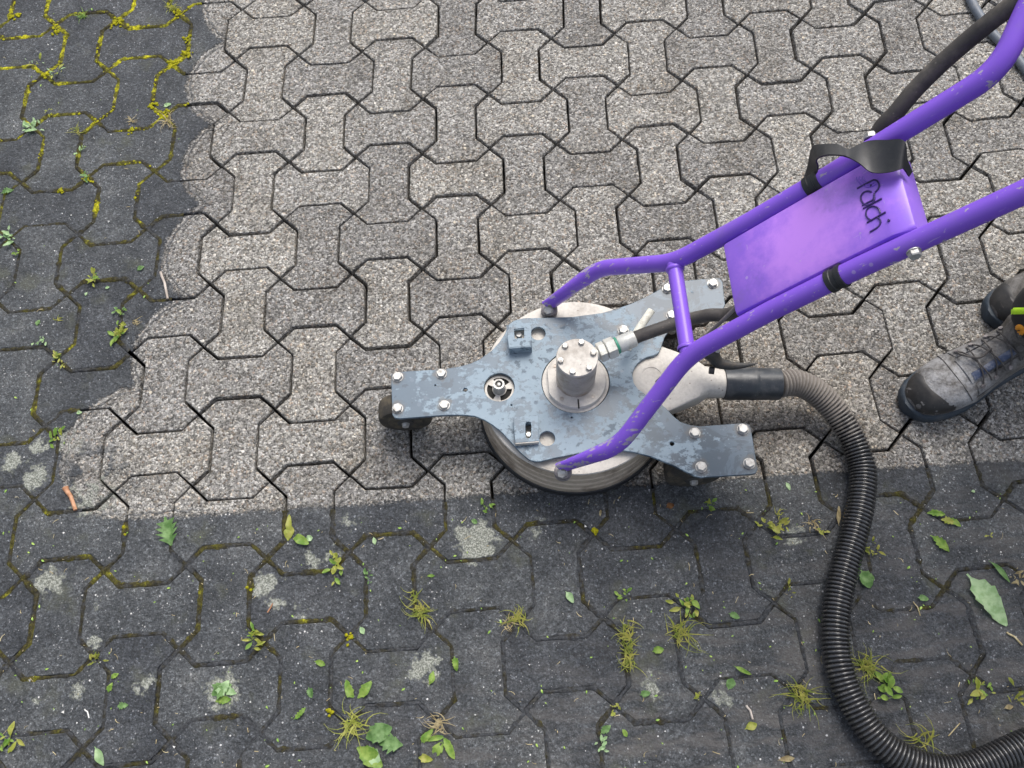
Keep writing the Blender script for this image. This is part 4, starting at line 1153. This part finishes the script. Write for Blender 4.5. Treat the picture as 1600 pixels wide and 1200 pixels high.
def twig(u0, v0, u1, v1, r, mat, label, h=.0035, kink=.002, knob=False):
    a, b = at(u0, v0, r * 1.1), at(u1, v1, r * 1.1); bm = bmesh.new()
    mid_ = a.lerp(b, .45) + Vector((kink, kink, .0008))
    rr = [r * 1.05, r, r * .95, r * .9] if not knob else [r * 1.6, r * 1.25, r, r * .95]
    add_tube(bm, [a, a.lerp(b, .12), mid_, b], rr, 8)
    bmesh.ops.recalc_face_normals(bm, faces=bm.faces)
    o = obj('twig', bm, mat, None, 60)
    return tag(o, label, 'twig')

# big loose leaves
loose_leaf(1541, 937, .110, .042, -62, LEAFD, 'largest pale green leaf, lying right of the hose bend', .10, .10, .25)
loose_leaf(264, 830, .062, .034, -72, LEAFA, 'jagged blue-green leaf on the edge of the cleaned strip at lower left', .55, .15)
loose_leaf(1468, 849, .044, .017, -48, LEAFB, 'narrow serrated green leaf right of the hose, under a leafy sprig', .2, .12)
loose_leaf(1561, 893, .052, .010, -55, LEAFA, 'thin dark green blade-like leaf above the largest pale leaf', 0, .2)
loose_leaf(1352, 905, .036, .028, -70, LEAFA, 'round blue-green leaf tucked against the right side of the hose', .05, .2)
loose_leaf(156, 1181, .038, .015, -58, LEAFD, 'pale pointed leaf at the bottom left edge of the photo', 0, .2)
loose_leaf(890, 933, .026, .013, -58, LEAFD, 'pale grey-green leaf on a dark stone below the machine', 0, .12)
loose_leaf(500, 1036, .022, .011, -20, LEAFB, 'bright green oval leaf on a dark paver above the U-shaped leaf', 0, .2)
loose_leaf(712, 1037, .027, .012, -80, LEAFB, 'small green leaf right of the white lichen patch', .2, .3)
loose_leaf(677, 1062, .024, .012, 50, LEAFB, 'curled green leaf just below the white lichen patch', 0, .5, bend=.4)
loose_leaf(262, 165, .020, .013, 30, LEAFD, 'pale leaf lying on yellow moss in the upper left', .1, .1)
loose_leaf(566, 985, .016, .010, -60, LEAFD, 'tiny pale leaf beside a mossy joint crossing at lower centre', 0, .1)
loose_leaf(585, 845, .016, .008, -75, LEAFD, 'tiny whitish leaf on dark stone under the cleaned edge', 0, .1)
loose_leaf(741, 815, .014, .010, -30, LEAFA, 'tiny blue-green leaf just above the large pale lichen patch', 0, .1)
loose_leaf(673, 900, .016, .006, 0, LEAFB, 'tiny flat green leaf left of the largest lichen patch', 0, .1)
loose_leaf(1147, 966 - 4, .022, .012, -25, LEAFA, 'small blue-green leaf on the dark paving left of the hose', .2, .2)
loose_leaf(1141, 1069, .022, .017, 60, LEAFA, 'roundish green leaf, lower one of a pair left of the hose', 0, .2)
loose_leaf(1158, 1050, .034, .008, -42, LEAFB, 'thin arched green leaf, upper one of a pair left of the hose', 0, .5, bend=.25)
loose_leaf(1173, 1135, .024, .014, 20, LEAFC, 'yellowish green leaf at the lower end of a brown stem', 0, .2)
loose_leaf(1028, 1016, .022, .014, 10, LEAFB, 'small green leaf beside the long grass strip', .1, .25)
loose_leaf(1008, 1084, .020, .012, 10, LEAFA, 'small leaf on the pale smudge under the long grass strip', .2, .2)
loose_leaf(976, 1145, .015, .009, -60, LEAFB, 'tiny green leaf near the bottom edge below the long grass strip', 0, .2)
loose_leaf(946, 1140, .024, .012, 35, LEAFA, 'green leaf at the left end of a faint joint near the bottom', .2, .2)
loose_leaf(485, 1082, .020, .012, -70, LEAFA, 'dull green leaf left of the U-shaped leaf', .2, .1)
loose_leaf(470, 1118, .028, .010, 28, LEAFB, 'forked green scrap above the bottom left grass tuft', .3, .2, bend=.3)
loose_leaf(1228, 1190 - 4, .030, .010, 5, DRY, 'beige dry leaf at the bottom edge left of the hose', 0, .1)
loose_leaf(1310, 806, .040, .008, 80, DRY, 'narrow straw-yellow husk leaning on the left of the hose', 0, .15)
loose_leaf(1047, 791, .018, .012, 20, BROWN, 'small reddish brown leaf just below the rear wheel', .2, .3)
loose_leaf(938, 802, .014, .005, 80, DRY, 'tiny dry leaf just below the round deck', 0, .2)
loose_leaf(1575, 1175 - 70, .018, .008, 10, DRY, 'small dry leaf at the right edge above the hose', 0, .2)
loose_leaf(124, 727 - 82, .012, .009, 10, LEAFD, 'tiny pale leaf left of the lowest cleaned arc', 0, .1)
loose_leaf(135, 460, .010, .006, 80, LEAFD, 'tiny white leaf below the leafy weed at the left', 0, .1)
loose_leaf(168, 450, .010, .007, 20, LEAFD, 'tiny pale leaf right of the leafy weed at the left', 0, .1)
loose_leaf(220, 420, .018, .012, 40, LEAFA, 'small blue-green leaf on a dark paver left of the large cleaned arc', 0, .15)
loose_leaf(60, 505, .016, .010, 80, LEAFA, 'small upright-lying leaf on the dark stone at far left', .2, .15)
loose_leaf(1520, 768, .008, .006, 0, LEAFD, 'tiny pale fleck leaf right of the hose near the cleaned edge', 0, .1)
loose_leaf(1231, 760, .018, .008, -70, LEAFD, 'small pale leaf below the rear arm of the plate', .1, .1)
loose_leaf(1442, 935, .020, .012, -10, LEAFA, 'dull green scrap in the joint right of the hose', .1, .1)
loose_leaf(12, 300, .030, .015, 20, LEAFA, 'blue-green leaf at the left edge beside a mossy joint', .3, .3)

# folded and composite pieces
def comp(name, u, v, specs, label, cat='leaf sprig', group='leaf scraps on the dark paving'):
    g = at(u, v); t = thing(name, (g.x, g.y, 0), label, cat, group)
    for (du, dv, L, w, yaw, mat, jag, curl, bend) in specs:
        q = at(u + du, v + dv) - g; bm = bmesh.new()
        leaf_bm(bm, L, w, (q.x, q.y, .002), rad(yaw), .08, curl, jag, .3, 0, 9, .1, bend=bend)
        bmesh.ops.solidify(bm, geom=list(bm.faces), thickness=.0006); bmesh.ops.recalc_face_normals(bm, faces=bm.faces)
        o = obj('leaf', bm, mat, None, 70); settle(o); o.parent = t
    return t
comp('folded_leaf', 458, 830, [(-5, 5, .040, .012, 92, LEAFC, 0, .3, .05), (-8, 15, .030, .020, 80, LEAFC, 0, .2, 0), (0, 12, .034, .020, -8, LEAFB, 0, .25, -.2), (20, 13, .014, .014, 10, LEAFD, 0, .1, 0)], 'folded yellow-green leaf with a stem hanging over the cleaned edge')
comp('curved_leaf', 557, 1085, [(-3, 5, .034, .017, 135, LEAFB, .1, .3, -.3), (2, 6, .038, .018, 32, LEAFB, .1, .35, .3)], 'U-shaped bright green leaf on a dark stone at lower centre')
comp('leaf_pair', 580, 1158, [(-22, 10, .058, .030, -35, LEAFB, .05, .25, 0), (-8, -5, .050, .034, 12, LEAFA, .08, .3, .1), (12, 2, .044, .028, -8, LEAFA, .3, .3, 0), (-4, 8, .048, .022, -62, LEAFD, .1, .2, 0)], 'pair of broad green leaves under the yellow grass tuft at the bottom')
comp('leaf_ring', 678, 1170, [(-18, -6, .032, .014, 70, LEAFB, .1, .3, -.3), (-14, -12, .036, .010, 10, LEAFB, 0, .3, 0), (15, -18, .042, .015, -62, LEAFB, .1, .3, 0), (0, 14, .030, .018, 60, LEAFB, .1, .2, 0), (-24, 14, .026, .014, -10, LEAFC, .1, .2, 0)], 'ring of cut green leaves at the bottom centre edge')
comp('leaf_sprig', 1470, 808, [(-22, -6, .034, .013, -8, LEAFB, .25, .2, 0), (0, 4, .026, .014, -20, LEAFC, .3, .3, 0), (10, 2, .028, .012, -38, LEAFB, .2, .2, 0)], 'low leafy sprig on the dark paving right of the hose')
comp('leaf_sprig', 347, 1082, [(-16, 4, .040, .026, 25, LEAFA, .2, .3, 0), (-5, 8, .034, .020, 60, LEAFD, .2, .3, 0), (0, -6, .030, .014, -20, LEAFD, .2, .3, 0), (-10, 14, .030, .014, 5, LEAFB, .2, .2, 0)], 'crumpled green leaf lying on the lichen patch at lower left')
comp('leaf_sprig', 178, 1070, [(-4, -10, .016, .009, 30, LEAFB, .2, .3, 0), (-8, 12, .018, .010, 75, LEAFB, .2, .3, 0), (6, 34, .020, .012, 5, LEAFA, .3, .3, 0)], 'three small leaves along a mossy joint at lower left')

# plants
weed(50, 200, .030, 9, LEAFD, 'pale leafy weed with pointed leaves in the joint at far upper left', .40, jag=.2)
weed(14, 375, .030, 9, LEAFD, 'pale leafy weed at the left edge halfway up', .40, jag=.2)
weed(28, 395, .014, 5, LEAFB, 'small bright weed just below the pale one at the left edge', .5)
weed(134, 277, .022, 7, LEAFA, 'leafy weed topped by moss below the upper left stones', .45, jag=.15, alt=LEAFC)
weed(130, 235, .022, 6, LEAFD, 'thin pale sprig in the vertical mossy joint at upper left', .3, alt=GRASS)
weed(84, 118, .030, 8, LEAFD, 'pale forked sprig above a mossy joint at upper left', .28, alt=LEAFC)
weed(58, 100, .026, 6, LEAFC, 'yellowish sprig left of the forked sprig at upper left', .25, alt=LEAFD)
weed(78, 175, .020, 5, LEAFC, 'small sprig right of the pale pointed weed at upper left', .3)
weed(145, 438, .026, 12, LEAFC, 'round feathery yellow-green weed on a joint at the left', .35, alt=LEAFB)
weed(190, 489, .018, 7, LEAFB, 'small green weed above the mossy clump near the cleaned edge', .5, alt=LEAFA)
weed(186, 522, .030, 16, LEAFC, 'tall mossy yellow-green clump beside the cleaned edge at left', .35, alt=LEAFB, elong=(.6, 1.5))
weed(90, 560, .022, 10, LEAFC, 'bright yellow-green weed at a joint crossing on the left', .35, alt=LEAFB)
weed(100, 572, .014, 6, LEAFC, 'tiny bright sprout right of the yellow-green weed on the left', .4)
weed(66, 533, .018, 6, LEAFD, 'pale small weed above the yellow-green joint crossing at left', .5)
weed(88, 683, .026, 9, LEAFB, 'fresh green weed left of the patchy cleaned end', .40, alt=LEAFC)
weed(525, 884, .026, 12, LEAFC, 'bushy light green weed in a joint under the cleaned edge', .4, alt=LEAFB, elong=(.6, 1.2))
weed(574, 903, .020, 6, LEAFA, 'small green weed in the vertical joint left of the centre bottom', .35)
weed(396, 994, .028, 14, LEAFC, 'fuzzy weed in the vertical joint at lower left', .3, alt=LEAFB, elong=(.5, 1))
weed(14, 1156, .038, 9, LEAFC, 'yellow-green sprig with a stem at the bottom left corner', .3, alt=LEAFB)
weed(153, 1032, .020, 9, GRASS, 'dry looking weed on the joint crossing at lower left', .25)
weed(1075, 945, .032, 11, LEAFB, 'leafy weed at the joint crossing above a grass tuft', .38, alt=LEAFC)
weed(1211, 826, .030, 12, LEAFC, 'bright fuzzy weed left of the hose below the cleaned edge', .3, alt=GRASS)
weed(1190, 815, .016, 5, LEAFC, 'small sprout left of the bright fuzzy weed', .4)
weed(1283, 830, .018, 7, LEAFC, 'small bright weed touching the left of the hose', .4)
weed(1384, 1076, .036, 9, LEAFB, 'green leafy plant right of the hose near the grass tuft', .42)
weed(1528, 1080, .040, 12, LEAFC, 'straggly yellowish plant with long leaves at the lower right', .28, alt=LEAFB)
weed(1590, 1092, .026, 9, GRASS, 'fuzzy weed cut by the right edge', .3)
weed(1362, 862, .022, 9, GRASS, 'mossy weed tucked against the right side of the hose', .3)
weed(1590, 905, .024, 7, DRY, 'withered weed at the right edge above the large pale leaf', .3)
weed(762, 796, .020, 6, LEAFB, 'tiny green weed below the deck at the cleaned edge', .4)
weed(1105, 790, .020, 7, LEAFB, 'small weed below the rear plate arm', .4, alt=LEAFC)
weed(962, 1107, .016, 5, LEAFC, 'tiny yellow-green sprout at a faint joint near the bottom', .45)
weed(1090, 1090, .014, 5, LEAFC, 'tiny sprout in the smudged stone at the bottom centre right', .45)
weed(940, 1168, .018, 5, LEAFD, 'pale two-lobed sprout near the bottom edge', .45)
weed(1232, 920, .020, 6, GRASS, 'thin olive weed in the dark paving left of the hose', .3)
weed(975, 929, .018, 6, LEAFB, 'flat small weed on the top edge of a sunken paver', .4)
weed(1545, 855 - 20, .012, 4, LEAFC, 'tiny yellow sprout in a joint at the right', .45)
tuft(130, 26, .026, 18, LEAFB, 'upright green grass sprig on a mossy joint at top left')
tuft(268, 14, .030, 22, GRASS, 'bushy grass growing in the joint at the top near the cleaned edge')
tuft(262, 190, .036, 14, DRY, 'thin dry grass threads under the pale leaf on yellow moss')
tuft(120, 205, .026, 10, GRASS, 'thin grass threads above the leafy weed at upper left', name='grass_tuft')
tuft(205, 190, .022, 8, DRY, 'pale hair-thin grass on a dark stone at upper left')
tuft(92, 430 + 70, .014, 6, GRASS, 'tiny grass sprout on a dark stone at far left')
tuft(212, 505, .018, 8, DRY, 'cross-shaped dry grass scrap near the cleaned arc')
tuft(660, 958, .040, 26, GRASS, 'yellow-green grass tuft bending at a joint at lower centre')
tuft(650, 938, .028, 12, GRASS, 'thin grass climbing the joint above the lower centre tuft', elong=(.4, 1.6))
tuft(810, 968, .036, 26, GRASS, 'spiky grass tuft on the joint left of the sunken paver')
tuft(981, 992, .036, 34, GRASS, 'upper part of the long grass strip below the machine', elong=(.7, 2.0))
tuft(983, 1028, .036, 34, GRASS, 'lower part of the long grass strip below the machine', elong=(.7, 2.0))
tuft(1062, 988, .050, 30, GRASS, 'spreading grass tuft below the leafy weed at a joint crossing')
tuft(1252, 1087, .052, 34, GRASS, 'wide fanned yellow grass tuft just left of the hose')
tuft(1356, 1042, .046, 44, GRASS, 'dense rounded yellow-green tuft right of the hose')
tuft(550, 1133, .046, 38, LEAFC, 'dense yellow grass tuft above the pair of broad leaves')
tuft(688, 1130, .034, 20, DRY, 'dry brownish grass tuft at the bottom centre')
tuft(1442, 1156, .046, 14, GRASS, 'sparse grass with one long stalk above the hose at the bottom')
tuft(1270, 820, .034, 8, DRY, 'thin dry stalks left of the hose under the cleaned edge')
tuft(1218, 805, .020, 8, GRASS, 'small pale grass blades above the bright fuzzy weed')
tuft(795, 965 + 10, .026, 8, DRY, 'dry blades at the foot of the spiky grass tuft')

twig(102, 762, 118, 797, .0042, TWIGO, 'short orange-brown twig on the patchy stone at lower left', knob=True)
twig(251, 425, 262, 467, .0030, TWIGG, 'thin pale grey stick at the foot of the large cleaned arc')
twig(1573, 988, 1597, 1008, .0020, DRY, 'thin straw stem at the right edge below the largest leaf')
twig(1166, 1102, 1176, 1124, .0022, TWIGG, 'short brown stem above the yellowish leaf near the bottom')
twig(1427, 940, 1438, 962, .0011, DRY, 'hair-thin straw in front of a joint right of the hose')
twig(418, 957, 426, 943, .0014, TWIGO, 'tiny reddish twig beside the lichen spots at lower left')
twig(1482, 1190 - 40, 1500, 1130, .0010, DRY, 'fine dry stalk above the hose at the bottom right')
twig(132, 1108, 139, 1122, .0013, GRIT, 'tiny white curved sliver on a dark stone at lower left')

# grit, chips and straw that nobody could count
bm = bmesh.new(); rr = random.Random(3)
def chip(bm, p, r):
    q = Matrix.Rotation(rr.uniform(0, 6), 3, 'Z') @ Matrix.Rotation(rr.uniform(0, 6), 3, 'X')
    vs = [bm.verts.new(p + (q @ Vector((math.cos(k * 2.09) * r * rr.uniform(.6, 1.3), math.sin(k * 2.09) * r * rr.uniform(.6, 1.3), -.3 * r)))) for k in range(3)] + [bm.verts.new(p + q @ Vector((0, 0, r * .8)))]
    for f in ((0, 1, 2), (0, 1, 3), (1, 2, 3), (2, 0, 3)): bm.faces.new([vs[i] for i in f])
n = 0
while n < 1000:
    x, y = rr.uniform(-.75, 1.75), rr.uniform(-1.72, .3)
    dd = dirt_dist(x, y)
    if dd < .02 and rr.random() > .05: continue
    if (x - HC.x) ** 2 + (y - HC.y) ** 2 < .2 ** 2: continue
    if y > -1.1 and rr.random() < .5: continue
    r = .0006 + .0008 * rr.random() ** 2 + (.0020 if rr.random() < .035 else 0); chip(bm, Vector((x, y, r * .4)), r); n += 1
bmesh.ops.recalc_face_normals(bm, faces=bm.faces)
tag(obj('grit', bm, GRIT, None, 0), 'tiny pale chips of grit scattered over the dark paving', 'grit', None, 'stuff')
bm = bmesh.new()
for k in range(420):
    x, y = rr.uniform(-.75, 1.75), rr.uniform(-1.72, -1.1) if k > 90 else rr.uniform(-1.2, .3)
    if dirt_dist(x, y) < .02: continue
    a = rr.uniform(0, 6.28); L = .003 + .012 * rr.random() ** 2; w = rr.uniform(.0003, .0007); pv = None; cv = rr.uniform(-1, 1)
    for i in range(4):
        t = i / 3; p = Vector((x + math.cos(a + cv * t) * L * t, y + math.sin(a + cv * t) * L * t, .0012 + .0012 * math.sin(3.1 * t)))
        s = Vector((-math.sin(a), math.cos(a), 0)) * w; c = (bm.verts.new(p - s), bm.verts.new(p + s))
        if pv: bm.faces.new((pv[0], pv[1], c[1], c[0]))
        pv = c
tag(obj('straw_bits', bm, DRY, None, 0), 'hair-fine bits of straw scattered over the dark paving', 'straw', None, 'stuff')
bm = bmesh.new()
for k in range(420):
    x, y = rr.uniform(-.75, 1.75), rr.uniform(-1.72, -1.1) if k > 110 else rr.uniform(-1.2, .3)
    if dirt_dist(x, y) < .02: continue
    L = .0025 + .006 * rr.random() ** 2
    leaf_bm(bm, L, L * .5, (x, y, .001), rr.uniform(0, 6.28), .1, .3, 0, .3, 0, 3, 0, rr)
tag(obj('leaf_bits', bm, LEAFB, None, 0), 'small green leaf crumbs scattered over the dark paving', 'leaf crumbs', None, 'stuff')
